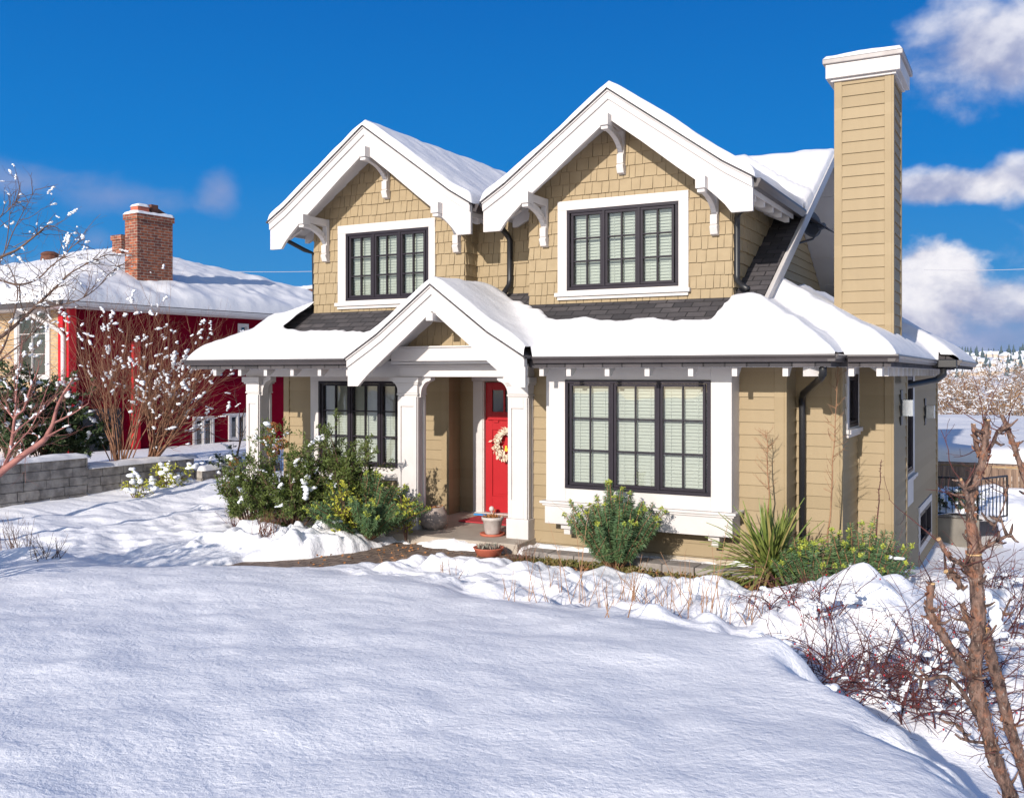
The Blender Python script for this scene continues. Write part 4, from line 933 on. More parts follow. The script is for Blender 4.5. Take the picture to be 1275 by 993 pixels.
# ------------------------------------------------------------------ neighbour's house
NA = R(6.0); NO = (-22.7, 17.3)
nh = thing('red_house', 'low dark red house with a hipped snowy roof and brick chimney behind the block wall', 'house', (NO[0], NO[1], 0), -NA)
def N(mb, name, m, parent=None, **k):       # local frame: x along its street front, y along its side wall
    parent = parent or nh; BASE[parent.name] = (0, 0, 0) if parent is nh else BASE[parent.name]; o = mb.build(name, m, parent, **k); return o
BASE[nh.name] = (0, 0, 0)
def n_uv(u, v, x):        # point of the side wall (local x) seen at u, v
    cx_, sx_ = math.cos(-NA), math.sin(-NA); r = ray(u, v); rx = r[0]*cx_+r[1]*sx_; ry = -r[0]*sx_+r[1]*cx_; ox = -NO[0]*cx_-NO[1]*sx_; oy = NO[0]*sx_-NO[1]*cx_
    t_ = (x-ox)/rx; return oy+ry*t_, EYE+r[2]*t_
def n_front(u, v, y):
    cx_, sx_ = math.cos(-NA), math.sin(-NA); r = ray(u, v); rx = r[0]*cx_+r[1]*sx_; ry = -r[0]*sx_+r[1]*cx_; ox = -NO[0]*cx_-NO[1]*sx_; oy = NO[0]*sx_-NO[1]*cx_
    t_ = (y-oy)/ry; return ox+rx*t_, EYE+r[2]*t_
nw = []
for (ua, va, ub, vb) in ((297, 404, 308, 420), (241, 520, 265, 565), (285, 516, 306, 546)):
    ya, za = n_uv(ua, va, 0); yb, zb = n_uv(ub, vb, 0); nw.append((ya, yb, zb, za))
xw = face_x(0)
def face_nx(X): return lambda a, c, z: (X+c, a, z)
sw = MB(face_nx(0))
for r in subtract((0, 11, -.6, 4.05), nw): sw.box(r[0], r[1], -.15, 0, r[2], r[3])
N(sw, 'wall', M['redwall'])
fw = MB(face_y(0)); fx0, fz1 = n_front(22, 388, 0); fx1, fz0 = n_front(60, 470, 0)
for r in subtract((-14, -.16, -.6, 4.05), [(fx0, fx1, fz0, fz1)]): fw.box(r[0], r[1], -.15, 0, r[2], r[3])
N(fw, 'wall', M['tanbrick'])
N(MB().box(-14, 0, 10.9, 11, -.6, 4.05), 'wall', M['redwall'])
for i, q in enumerate(nw):
    f = window(face_nx(0), *q, nh, sashes=2 if i else 1, cols=1, rows=1, casing=(.035, .035, .035, .035), blind=False, proud=.03); f.data.materials[0] = M['white']
f = window(face_y(0), fx0, fx1, fz0, fz1, nh, sashes=1, cols=2, rows=3, casing=(.12, .12, .12, .12), blind=False, proud=.04); f.data.materials[0] = M['white']
N(MB().box(-.03, .07, -.07, .16, -.3, 4.0), 'corner_trim', M['redtrim'], bevel=.01); N(MB().box(-.42, -.2, -.08, -.001, -.3, 4.0), 'corner_trim', M['redtrim'], bevel=.01)
ty = n_uv(168, 480, 0)[0]; N(MB().box(.001, .10, ty-.12, ty+.12, -.3, 3.1), 'post', M['redtrim'], bevel=.01)
dy0 = n_uv(92, 540, 0)[0]; dy1 = n_uv(150, 540, 0)[0]; dz = n_uv(92, 512, 0)[1]
gd = MB(); gd.box(.002, .02, dy0, dy1, -.4, dz)
for i in range(7): gd.box(.021, .035, dy0, dy1, -.2+i*.21, -.2+i*.21+.17)
N(gd, 'garage_door', M['black'])
# hip roof with thick snow
ex, ey, nz, rise = .62, -.62, 4.08, 2.3
def nroof(x, y):
    d = np.minimum(np.minimum(ex-x, y-ey), np.minimum(x+14.6, 11.6-y)); return nz+np.minimum(d*.40, rise)
rf = MB(); A = [(ex, ey), (ex, 11.6), (-14.6, 11.6), (-14.6, ey)]
q_ = rise/.40; RR = [(ex-5.75, ey+5.75), (ex-5.75, 11.6-5.75), (-14.6+5.75, 11.6-5.75), (-14.6+5.75, ey+5.75)]
vsx = [(x, y, nz) for x, y in A]+[(x, y, nz+2.3) for x, y in RR]+[(x, y, nz-.1) for x, y in A]
rf.add(vsx, [(0, 1, 5, 4), (1, 2, 6, 5), (2, 3, 7, 6), (3, 0, 4, 7), (4, 5, 6, 7), (8, 9, 10, 11), (0, 1, 9, 8), (1, 2, 10, 9), (2, 3, 11, 10), (3, 0, 8, 11)]); N(rf, 'roof', M['gutter'])
def nsnow(X, Y):
    d = np.minimum(np.minimum(ex-X, Y-ey), np.minimum(X+14.6, 11.6-Y)); k = np.clip(d/.4, 0, 1)
    z = nroof(X, Y); apex = -.25*np.exp(-((d-5.4)/1.2)**2)
    return z+.32*np.sqrt(np.clip(1-(1-k)**2, 0, 1))*(1+.2*fbm(X*.8, Y*.8, 71)+.10*fbm(X*3, Y*3, 72, 2))+apex*.8+.01
so_ = grid_object('snow_layer', np.linspace(-14.6, ex, 150), np.linspace(ey, 11.6, 130), nsnow, M['roof_snow'], nh)
gt = MB(); gt.prism([(ex, nz-.02), (ex+.12, nz-.02), (ex+.12, nz-.08), (ex+.08, nz-.14), (ex, nz-.14)], 'y', ey-.12, 11.6); N(gt, 'gutter', M['white'])
gt = MB(); gt.prism([(ey, nz-.02), (ey-.12, nz-.02), (ey-.12, nz-.08), (ey-.08, nz-.14), (ey, nz-.14)], 'x', -14.6, ex+.12); N(gt, 'gutter', M['gutter'])
N(MB().box(-14.4, ex-.02, ey+.02, -.001, nz-.16, nz-.12), 'soffit', M['soffit']); N(MB().box(.001, ex-.02, -.0, 11.4, nz-.16, nz-.12), 'soffit', M['soffit'])
ds = MB(); ds.tube([(-1.35, -.66, 3.95), (-1.25, -.5, 3.85), (-.25, -.16, 3.35), (-.10, -.12, 3.2), (-.10, -.12, -.2)], .06, 8); N(ds, 'downspout', M['white'], smooth=True)
def chim(x0, x1, y0, y1, z0, z1, name='chimney'):
    c = N(MB().box(x0, x1, y0, y1, z0, z1).box(x0-.04, x1+.04, y0-.04, y1+.04, z1-.16, z1), name, M['brick'])
    return c
# where the brick stack meets the snow
cyl = []
for u in (171, 215): cyl.append(n_uv(u, 357, -.75)[0])
zt_ = n_uv(171, 265, -.75)[1]
bc = chim(-1.35, -.75, cyl[0], cyl[1], 3.9, zt_)
b0 = BASE[bc.name]
snow_patch(bc, -1.40, -.70, cyl[0]-.05, cyl[1]+.05, zt_, .11, .12, .04, 9)
fl = MB(); fl.box(-1.25, -.9, cyl[0]+.12, cyl[0]+.5, zt_, zt_+.24); fl.build('flue', M['terracotta'], bc); snow_patch(bc, -1.27, -.88, cyl[0]+.1, cyl[0]+.52, zt_+.24, .09, .1, .03, 4)
fl = MB(); fl.box(-1.15, -.95, cyl[0]+.62, cyl[0]+.85, zt_+.02, zt_+.36); fl.prism([(cyl[0]+.75, zt_+.2), (cyl[0]+1.15, zt_+.05), (cyl[0]+1.18, zt_+.14), (cyl[0]+.8, zt_+.3)], 'x', -1.12, -.98); fl.build('flue', M['rust'], bc)
y0_, z0_ = n_uv(150, 318, -4.0)
b2 = chim(-4.3, -3.8, y0_-.1, y0_+.5, 5.0, n_uv(150, 293, -4.0)[1], 'chimney')
y0_, z0_ = n_uv(62, 312, -8.0)
vt = MB(); vt.lathe([(.30, 5.9), (.30, z0_-.22), (.27, z0_-.18), (.31, z0_-.14), (.26, z0_-.08), (.14, z0_-.03), (.001, z0_-.02)], -8.0, y0_, 14); N(vt, 'roof_vent', M['rust'])
# flat roofed house further back, between the two
hb = thing('distant_house', 'far house with a flat snowy roof edge showing between the two houses', 'house', at_d(370, 470, 46))
p = at_d(370, 372, 46); N2 = MB(); N2.box(p[0]-2.5, p[0]+4, p[1], p[1]+5, -1, p[2]+.15); N2.build('wall', M['tanbrick'], hb); MB().box(p[0]-3, p[0]+4.4, p[1]-.5, p[1]+5.4, p[2]+.15, p[2]+.38).build('roof', M['rust'], hb); snow_patch(hb, p[0]-3.05, p[0]+4.4, p[1]-.55, p[1]+5.4, p[2]+.381, .2, .2, .2, 6)

# ------------------------------------------------------------------ plants
def gz(x, y): return float(snow_z(np.array([x]), np.array([y]))[0])
def tz(x, y): return float(terrain(np.array([x]), np.array([y]))[0])
def unit(v): v = Vector(v); return v.normalized() if v.length > 1e-6 else Vector((0, 0, 1))
def grow(mb, p, d, L, r, lvl, rng, pts, wig=.22, up=.1, kids=4, spread=.8, shrink=.6, n=5, taper=.35, seg=5):
    p = Vector(p); d = unit(d); line = [p.copy()]; rad = [r]; step = L/seg
    for i in range(seg):
        d = unit(d+Vector((rng.gauss(0, wig), rng.gauss(0, wig), rng.gauss(0, wig)+up))); p = p+d*step
        line.append(p.copy()); rad.append(max(r*(1-(1-taper)*(i+1)/seg), .0012)); pts.append((p.copy(), rad[-1], d.copy(), lvl))
    mb.tube(line, rad, n if r > .012 else (4 if r > .005 else 3), cap=r > .008)
    if lvl > 0:
        for k in range(kids):
            t = rng.uniform(.25, 1.0); i = min(int(t*seg), seg-1); q = line[i].lerp(line[i+1], t*seg-i)
            dd = unit((line[i+1]-line[i]).normalized()*(1-spread*.5)+unit((rng.gauss(0, 1), rng.gauss(0, 1), rng.gauss(0, 1)))*spread)
            grow(mb, q, dd, L*shrink*rng.uniform(.6, 1.15), max(rad[i]*.6, .0015), lvl-1, rng, pts, wig, up, kids, spread, shrink, n, taper, seg)
def clumps(mb, pts, rng, count, r0, r1, flat=.7, zmin=-9):
    for i in range(count):
        p, rr, d, l = rng.choice(pts)
        if p.z < zmin: continue
        k = rng.choice((2, 3, 3, 4, 5, 7)); r = rng.uniform(r0, r1); q = Vector(p); d = unit(d+Vector((rng.gauss(0, .3), rng.gauss(0, .3), rng.gauss(0, .15))))
        for j in range(k):
            e = r*rng.uniform(.45, 1.0)*(1-.5*abs(j/(k-1)-.5)); mb.blob((q.x+rng.gauss(0, r*.25), q.y+rng.gauss(0, r*.25), q.z+rr+e*.3), (e*rng.uniform(.8, 1.3), e*rng.uniform(.8, 1.3), e*flat*rng.uniform(.7, 1.2)), rng, jit=.3)
            q = q+d*r*rng.uniform(.55, .95)
def spurge(label, base, H, W, stems, seed, droop=.0, fmin=.22, snow=0):
    rng = random.Random(seed); t = thing('spurge_plant', label, 'plant', base); st = MB(); lf = MB(); bd = MB(); B = Vector(base); pts = []
    for i in range(stems):
        a = rng.uniform(0, 6.283); q = math.sqrt(rng.random()); out = Vector((math.cos(a), math.sin(a), 0)); L = H*rng.uniform(.72, 1.05)*(1.02-.32*q)
        line = []; n = 9
        for k in range(n+1):
            s_ = k/n; o = W*q*(s_**.8)*(1+.25*s_); z = L*(s_-droop*q*s_*s_)
            line.append(B+out*(o+.04*q)+Vector((rng.gauss(0, .006), rng.gauss(0, .006), z)))
        st.tube(line, [.008-.004*k/n for k in range(n+1)], 4, cap=False)
        pts += [(line[k], .02, unit((1, 0, 0)), 0) for k in (6, 7, 8)]
        cnt = int(330*(1-fmin))
        for k in range(cnt):
            s_ = fmin+(1-fmin)*(k+rng.random())/cnt; j = min(int(s_*n), n-1); p = line[j].lerp(line[j+1], s_*n-j); d = unit(line[j+1]-line[j])
            b = rng.uniform(0, 6.283); u = d.orthogonal().normalized(); w = d.cross(u); o = u*math.cos(b)+w*math.sin(b)
            lf.leaf(p, o*1.0+d*rng.uniform(-.25, .55), rng.uniform(.05, .085)*(1-.3*s_ if s_ > .9 else 1), .0095, rng, .15)
        if rng.random() < .62:
            p = line[-1]; d = unit(line[-1]-line[-2])
            for k in range(26): bd.leaf(p+Vector((rng.gauss(0, .011), rng.gauss(0, .011), rng.gauss(0, .012))), (rng.gauss(0, .9), rng.gauss(0, .9), rng.gauss(.5, .6)), .026, .019, rng)
    st.build('stems', M['straw'], t); lf.build('leaves', M['leafspurge'], t); bd.build('flower_buds', M['leafbud'], t)
    if snow: sn = MB(); clumps(sn, pts, rng, snow, .02, .045); sn.build('snow_clumps', M['clump'], t, smooth=True)
    return t
spurge('rounded blue-green spurge with yellow tips in front of the bay window', (-4.46, 10.88, -.18), 1.06, .46, 84, 4)
spurge('spreading blue-green spurge with yellow tips by the left porch column', (-8.05, 10.75, -.1), 1.0, .66, 90, 7, .22, .22, 1)
spurge('upright spurge with yellow heads between the yucca and the house corner', (-1.62, 10.75, -.45), 1.2, .45, 52, 9, .05, .25, 2)
spurge('low spurge with yellow heads crowding the right side of the yucca', (-2.08, 10.62, -.32), .9, .36, 34, 10, .1, .25, 2)
# yucca
def yucca(base, H, n, seed):
    rng = random.Random(seed); t = thing('yucca_plant', 'spiky yucca with long green and straw blades beside the bay window', 'plant', base); m1 = MB(); m2 = MB(); B = Vector(base)
    for i in range(n):
        a = rng.uniform(0, 6.283); e = rng.uniform(.12, 1.45)**.9; L = H*rng.uniform(.75, 1.1); out = Vector((math.cos(a), math.sin(a), 0)); d = out*math.sin(e)+Vector((0, 0, math.cos(e)))
        w = d.cross(Vector((0, 0, 1))); w = w.normalized() if w.length > .01 else Vector((1, 0, 0)); mb = m2 if rng.random() < .10 or e > 1.38 else m1; pr = None; p = B+Vector((rng.gauss(0, .04), rng.gauss(0, .04), rng.uniform(.03, .2))); k = 6; vs = []
        for j in range(k+1):
            s_ = j/k; wd = .021*(1-s_)**.55*(.6+1.6*min(s_, .4)); up = d.cross(w).normalized()*.007
            vs += [tuple(p-w*wd+up), tuple(p), tuple(p+w*wd+up)]; d = unit(d+Vector((0, 0, -.09*math.sin(e)*(1+.8*s_)))); p = p+d*L/k
        mb.add(vs, [(3*j+c, 3*j+c+1, 3*j+c+4, 3*j+c+3) for j in range(k) for c in (0, 1)])
    m1.build('blades', M['leafyucca'], t); m2.build('dry_blades', mat('yucca_dry', (.40, .33, .13), .6, var=(.28, .22, .08), vscale=8), t)
yucca((-2.58, 10.85, -.12), .80, 190, 2)
# leafy shrubs
def shrub(name, label, base, H, Wx, Wy, nb, leaves, lm, seed, LL=.05, LW=.022, snow=0, stem=None, tilt=0, sr=(.03, .08)):
    rng = random.Random(seed); t = thing(name, label, 'shrub', base); st = MB(); lf = MB(); sn = MB(); B = Vector(base); pts = []
    for i in range(nb):
        a = rng.uniform(0, 6.283); q = math.sqrt(rng.random()); tgt = Vector((Wx*q*math.cos(a), Wy*q*math.sin(a), H*(rng.uniform(.55, 1.05))*(1-.35*q*q))); L = tgt.length
        grow(st, B+Vector((tgt.x*.12, tgt.y*.12, 0)), tgt, L*.95, .011, 2, rng, pts, .13, .03, 4, .75, .38)
    ends = [p for p in pts if p[3] < 2] or pts
    for i in range(leaves):
        p, r, d, l = rng.choice(ends); lf.leaf(p+Vector((rng.gauss(0, .02), rng.gauss(0, .02), rng.gauss(0, .02))), d+Vector((rng.gauss(0, .7), rng.gauss(0, .7), rng.gauss(.1, .6))), LL*rng.uniform(.7, 1.3), LW*rng.uniform(.8, 1.2), rng)
    st.build('stems', stem or M['bark'], t); lf.build('leaves', lm, t)
    if snow: clumps(sn, [p for p in ends if p[0].z > B.z+H*.25], rng, snow, *sr); sn.build('snow_clumps', M['clump'], t, smooth=True)
    return t
shrub('evergreen_shrub', 'big dark green shrub dusted with snow in front of the left porch window', (-9.35, 10.75, -.08), 1.42, .62, .45, 34, 15000, M['leafdark'], 31, .05, .02, 40, sr=(.025, .065))
shrub('evergreen_shrub', 'tall dark green shrub between the snowy shrub and the spurge under the porch window', (-8.65, 11.05, -.08), 1.52, .58, .38, 32, 13000, M['leafdark'], 32, .05, .02, 14, sr=(.02, .05))
shrub('evergreen_shrub', 'dark green shrub with bronze lower leaves at the foot of the far left porch column', (-10.0, 10.6, -.05), .95, .5, .4, 24, 7000, M['leafdark'], 33, .05, .02, 22, sr=(.025, .06))
shrub('golden_shrub', 'yellow-green leafy sprig rising above the spurge', (-8.2, 10.45, -.1), 1.05, .22, .2, 9, 520, M['leafyellow'], 34, .05, .03)
shrub('golden_shrub', 'yellow leafed sprig standing against the left porch column', (-7.62, 11.1, -.12), .98, .10, .12, 6, 260, M['leafyellow'], 35, .05, .03)
p = at_z(203, 606, 0); shrub('golden_shrub', 'low golden shrub in the snow below the block wall', (p[0], p[1], gz(p[0], p[1])-.05), .48, .66, .35, 14, 700, M['leafyellow'], 36, .07, .035, 16, sr=(.05, .10))
p = at_z(160, 615, 0); shrub('golden_shrub', 'small golden sprig leaning on the block wall left of the low golden shrub', (p[0]+.2, p[1], gz(p[0], p[1])-.05), .42, .3, .2, 7, 200, M['leafyellow'], 37, .06, .03, 10, sr=(.04, .09))
p = at_z(285, 592, 0); shrub('evergreen_shrub', 'low dark green shrub at the far end of the block wall', (p[0], p[1], gz(p[0], p[1])-.05), .55, .5, .4, 12, 900, M['leafhedge'], 38, .07, .04, 18, sr=(.04, .09))
for i, (u, v, d, H, lb) in enumerate(((12, 572, 18.8, 2.0, 'snow dotted evergreen bush at the left edge behind the block wall'), (52, 570, 19.2, 1.75, 'snow dotted evergreen bush below the neighbour window'), (80, 566, 19.6, 1.1, 'short evergreen bush at the corner of the red house'))):
    p = at_d(u, v, d); shrub('evergreen_shrub', lb, (min(p[0], -16.2), p[1], .45), H, .75, .6, 26, 6000, M['leafhedge'], 40+i, .10, .05, 90, sr=(.03, .075))
# hydrangea with dry heads
def hydrangea(label, base, heads, H, seed):
    rng = random.Random(seed); t = thing('hydrangea_plant', label, 'plant', base); st = MB(); hd = MB(); B = Vector(base)
    for (dx, dy, h) in heads:
        e = B+Vector((dx, dy, h)); st.tube([B+Vector((dx*.2, dy*.2, 0)), B+Vector((dx*.7, dy*.7, h*.55)), e], [.008, .006, .005], 4)
        for i in range(230):
            v = unit((rng.gauss(0, 1), rng.gauss(0, 1), rng.gauss(0, 1))); hd.leaf(e+Vector((v.x*.085, v.y*.085, v.z*.06))*rng.uniform(.75, 1), v+Vector((rng.gauss(0, .6), rng.gauss(0, .6), rng.gauss(0, .6))), .035, .03, rng)
    st.build('stems', M['straw'], t); hd.build('dry_flower_heads', M['dryflower'], t)
p = at_z(293, 622, -.03); hydrangea('dried orange-brown hydrangea beside the far left porch column', (p[0], p[1], gz(p[0], p[1])-.03), [(-.05, 0, .78), (.06, .05, .52), (-.08, -.1, .36), (.12, -.05, .40), (.0, -.12, .24), (.14, .1, .25)], .8, 51)
hydrangea('dried hydrangea heads standing above the evergreen shrub on the porch side', (-9.95, 11.15, -.05), [(-.1, 0, 1.42), (.05, .02, 1.18), (-.22, 0, 1.22), (-.15, .05, 1.05)], 1.4, 52)
# bare shrub with snow behind the block wall, the tree at the left edge and the pink one
def woody(name, label, cat, base, stems, m, seed, snow=0, sr=(.03, .07), zmin=-9, **kw):
    rng = random.Random(seed); t = thing(name, label, cat, base); mb = MB(); pts = []
    for (d, L, r, off) in stems: grow(mb, Vector(base)+Vector(off), d, L, r, kw.get('lvl', 2), rng, pts, kw.get('wig', .12), kw.get('up', .05), kw.get('kids', 5), kw.get('spread', .6), kw.get('shrink', .45), 5, kw.get('taper', .35), kw.get('seg', 6))
    mb.build(kw.get('part', 'branches'), m, t, smooth=True)
    if snow: sn = MB(); clumps(sn, pts, rng, snow, *sr, zmin=zmin); sn.build('snow_clumps', M['clump'], t, smooth=True)
    return t, pts
rs = random.Random(61)
def fan(n, h, w, r):
    out = []
    for i in range(n):
        x = rs.uniform(-w, w); y = rs.uniform(-w*.5, w*.5); out.append(((x, y, h), rs.uniform(.72, 1.05)*h, r*rs.uniform(.6, 1.1), (x*.14+rs.uniform(-.12, .12), y*.12, 0)))
    return out
B_ = at_d(150, 568, 19.6); woody('bare_shrub', 'tall bare brown shrub with clumps of snow in front of the red wall', 'shrub', (B_[0], B_[1], .42), fan(26, 2.75, 1.6, .016), M['twig'], 62, 100, (.02, .05), kids=6, spread=.5, shrink=.5, zmin=.9)
B_ = at_d(186, 567, 19.9); woody('bare_shrub', 'snow laden bare shrub leaning right before the red wall windows', 'shrub', (B_[0], B_[1], .42), [((rs.uniform(.0, 1.7), rs.uniform(-.4, .4), rs.uniform(.8, 2)), rs.uniform(1.6, 2.5), .018, (rs.uniform(-.1, .2), 0, 0)) for i in range(28)], M['twig'], 63, 165, (.02, .052), kids=6, spread=.55, shrink=.5)
B_ = at_d(296, 560, 21.5); woody('bare_tree', 'thin dark bare sapling in front of the small windows of the red wall', 'tree', (B_[0], B_[1], .1), [((.05, 0, 1), 1.6, .025, (0, 0, 0))], M['twigdark'], 64, 0, kids=5, lvl=2, spread=.9, shrink=.6)
def pix_branch(mb, pts3, r0, r1, pts, n=7, rough=.0, rng=None):
    P = [Vector(at_d(*q)) for q in pts3]; out = []; m = 5
    for i in range(len(P)-1):                                  # Catmull-Rom through the points
        a, b, c, d = P[max(i-1, 0)], P[i], P[i+1], P[min(i+2, len(P)-1)]
        for j in range(m):
            t = j/m; out.append(.5*((2*b)+(c-a)*t+(2*a-5*b+4*c-d)*t*t+(3*b-a-3*c+d)*t**3))
    out.append(P[-1]); k = len(out)-1
    rad = [(r0+(r1-r0)*i/k)*(1+(rng.uniform(-rough, rough) if rng else 0)) for i in range(k+1)]
    mb.tube(out, rad, n, wob=rng)
    for i in range(1, k+1): pts.append((out[i], rad[i], unit(out[i]-out[i-1]), 1))
    return out
rt = random.Random(71)
t = thing('bare_tree', 'pink barked bare young tree at the left edge in front of the block wall', 'tree', at_d(-45, 662, 13.2)); mb = MB(); pts = []
for q, r0, r1 in ((((-45, 662, 13.2), (-12, 602, 13.2), (21, 572, 13.1), (53, 549, 13.1), (60, 539, 13), (66, 527, 13), (71, 507, 13), (79, 490, 12.9), (92, 470, 12.9)), .055, .010), (((-12, 602, 13.2), (3, 585, 13.2), (11, 567, 13.3), (16, 540, 13.3), (19, 519, 13.3), (30, 509, 13.3), (37, 486, 13.2), (48, 459, 13.2)), .032, .007),
                  (((66, 527, 13), (90, 515, 13), (110, 502, 12.9)), .016, .005), (((57, 544, 13), (72, 536, 12.9), (88, 528, 12.8)), .014, .005), (((19, 519, 13.3), (21, 478, 13.3), (26, 440, 13.3)), .014, .004), (((18, 522, 13.3), (6, 507, 13.4), (-8, 490, 13.4)), .012, .004), (((16, 540, 13.3), (34, 525, 13.2), (52, 512, 13.1), (62, 500, 13.1)), .013, .004), (((26, 568, 13.1), (48, 545, 13.3), (30, 540, 13.3), (25, 560, 13.3)), .006, .004), (((0, 590, 13.2), (14, 560, 13.0), (40, 530, 12.9), (60, 480, 12.9)), .014, .004)):
    pix_branch(mb, q, r0, r1, pts)
base_pts = [q for q in pts if q[1] < .025]
for i in range(80): p = rt.choice(base_pts); grow(mb, p[0], unit(p[2]+Vector((rt.gauss(0, .5), rt.gauss(0, .5), rt.gauss(.2, .4)))), rt.uniform(.2, .6), .0045, 1, rt, [], .15, .05, 3, .6, .5)
mb.build('branches', M['twigpink'], t, smooth=True); sn = MB(); clumps(sn, base_pts, rt, 44, .012, .028); sn.build('snow_clumps', M['clump'], t, smooth=True)
t = thing('bare_tree', 'dark bare tree with snowy twigs at the left edge before the red house roof', 'tree', at_d(-95, 660, 13.9)); mb = MB(); pts = []
for q, r0, r1 in ((((-95, 660, 13.9), (-88, 560, 13.9), (-70, 480, 13.9), (-45, 430, 13.9)), .09, .05), (((-70, 480, 13.9), (-30, 440, 13.8), (3, 418, 13.8), (28, 397, 13.8), (49, 377, 13.7), (68, 359, 13.7), (85, 342, 13.7), (107, 329, 13.6), (133, 317, 13.6)), .035, .004), (((-45, 430, 13.9), (-20, 340, 13.9), (0, 321, 13.9), (21, 311, 13.9), (42, 295, 13.9), (60, 281, 13.9), (76, 287, 13.9)), .028, .004),
                  (((-10, 345, 13.9), (4, 350, 13.9), (24, 354, 13.8), (46, 348, 13.8), (63, 332, 13.8), (79, 319, 13.8), (90, 307, 13.8), (106, 297, 13.8)), .016, .004), (((40, 384, 13.7), (61, 382, 13.7), (78, 379, 13.6), (99, 373, 13.6), (120, 359, 13.6), (135, 342, 13.5), (148, 332, 13.5)), .012, .003), (((-20, 360, 13.9), (6, 312, 13.9), (14, 243, 13.9)), .012, .003), (((8, 310, 13.9), (19, 283, 13.9), (44, 236, 13.9)), .009, .003),
                  (((-70, 480, 13.9), (-30, 470, 13.9), (0, 440, 13.8), (15, 400, 13.7), (22, 360, 13.7), (10, 330, 13.7)), .022, .005), (((-30, 470, 13.9), (4, 445, 13.7), (36, 420, 13.6), (60, 395, 13.6), (75, 385, 13.5)), .015, .004), (((24, 355, 13.8), (28, 385, 13.8), (45, 400, 13.8)), .010, .004), (((0, 321, 13.9), (-5, 280, 13.9), (10, 262, 13.9), (20, 250, 13.9)), .008, .003), (((-40, 450, 13.9), (0, 470, 13.7), (20, 455, 13.6), (45, 430, 13.5)), .014, .004)):
    pix_branch(mb, q, r0, r1, pts)
base_pts = [q for q in pts if q[1] < .03]; more = []
for i in range(250): p = rt.choice(base_pts); grow(mb, p[0], unit(p[2]*.6+Vector((rt.gauss(0, .6), rt.gauss(0, .6), rt.gauss(.1, .55)))), rt.uniform(.15, .6), .0055, 1, rt, more, .2, .02, 3, .8, .5)
mb.build('branches', M['twigdark'], t, smooth=True); sn = MB(); clumps(sn, base_pts+more, rt, 190, .012, .032); sn.build('snow_clumps', M['clump'], t, smooth=True)
# the pruned tree on the right
t = thing('pruned_tree', 'gnarled pruned fruit tree with cut stubs and peeling red bark at the right edge', 'tree', at_d(1250, 1012, 5.2)); mb = MB(); pts = []; D = 5.2; cut = MB()
LIMB = [(((1266, 1040, D), (1257, 990, D), (1239, 946, D), (1225, 896, D), (1216, 860, D), (1214, 835, D), (1217, 800, D), (1218, 764, D), (1215, 720, D), (1213, 690, D)), .083, .064), (((1213, 700, D), (1211, 675, D), (1208, 629, D), (1213, 603, D-.02), (1224, 572, D-.04), (1227, 552, D-.04), (1229, 523, D-.04)), .064, .026),
        (((1224, 572, D), (1217, 560, D+.03), (1212, 529, D+.06)), .03, .02), (((1226, 566, D), (1236, 552, D+.05), (1243, 536, D+.08), (1256, 533, D+.1)), .022, .016), (((1247, 516, D+.1), (1257, 540, D+.1), (1270, 577, D+.12), (1292, 640, D+.15), (1310, 720, D+.2), (1305, 830, D+.2)), .022, .04),
        (((1300, 1040, D+.25), (1276, 960, D+.2), (1259, 910, D+.15), (1244, 853, D+.1), (1234, 818, D+.05), (1226, 785, D)), .066, .052), (((1211, 846, D), (1201, 832, D-.05), (1184, 807, D-.1), (1165, 775, D-.15), (1157, 757, D-.15), (1160, 726, D-.16)), .05, .030), (((1214, 888, D), (1198, 860, D-.1), (1178, 842, D-.2), (1152, 845, D-.25), (1134, 836, D-.28)), .028, .009),
        (((1226, 924, D), (1205, 921, D-.1), (1198, 907, D-.12), (1190, 900, D-.13)), .02, .010), (((1214, 722, D), (1200, 704, D-.05), (1182, 693, D-.1), (1169, 671, D-.12)), .034, .020), (((1214, 790, D), (1199, 756, D+.1), (1193, 722, D+.12), (1178, 711, D+.12)), .036, .026), (((1216, 690, D), (1230, 679, D-.05), (1258, 665, D-.1)), .026, .012), (((1209, 640, D), (1202, 610, D-.08), (1196, 597, D-.1)), .03, .016),
        (((1237, 940, D), (1250, 930, D-.1), (1262, 938, D-.15)), .012, .006), (((1258, 905, D+.15), (1272, 902, D+.1), (1280, 898, D+.1)), .012, .008), (((1236, 660, D+.1), (1252, 622, D+.2), (1248, 600, D+.2)), .010, .006), (((1225, 800, D), (1246, 770, D+.1), (1258, 745, D+.15)), .014, .008)]
for q, r0, r1 in LIMB:
    o = pix_branch(mb, q, r0*.46, r1*.56, pts, 12, .10, rt); e = o[-1]; d = unit(o[-1]-o[-2])
    if r1 > .015: cut.tube([e-d*.002, e+d*.005], r1*.6, 8)
for i in range(120):
    p = rt.choice(pts); o = unit(p[2].cross(Vector((rt.gauss(0, 1), rt.gauss(0, 1), rt.gauss(0, 1))))+p[2]*.4); s0 = p[0]+o*p[1]*.8; L = rt.uniform(.02, .10); mb.tube([s0, s0+o*L*.6, s0+o*L+Vector((0, 0, L*.2))], [.010, .007, .004], 5, wob=rt)
fk = MB()
for i in range(900):
    p = rt.choice(pts)
    if p[1] < .012: continue
    o = unit(p[2].cross(Vector((rt.gauss(0, 1), rt.gauss(0, 1), rt.gauss(0, 1))))); fk.leaf(p[0]+o*p[1]*.93, p[2]*rt.choice((-1, 1))+o*rt.uniform(.1, .55), rt.uniform(.015, .05), rt.uniform(.008, .02), rt, .4)
fk.build('peeling_bark', mat('peeling_bark', (.30, .14, .085), .85, var=(.10, .06, .045), vscale=30, spec=.15), t)
mb.build('trunk', M['barkred'], t, smooth=True); cut.build('cut_ends', M['cutwood'], t)
tw = MB()
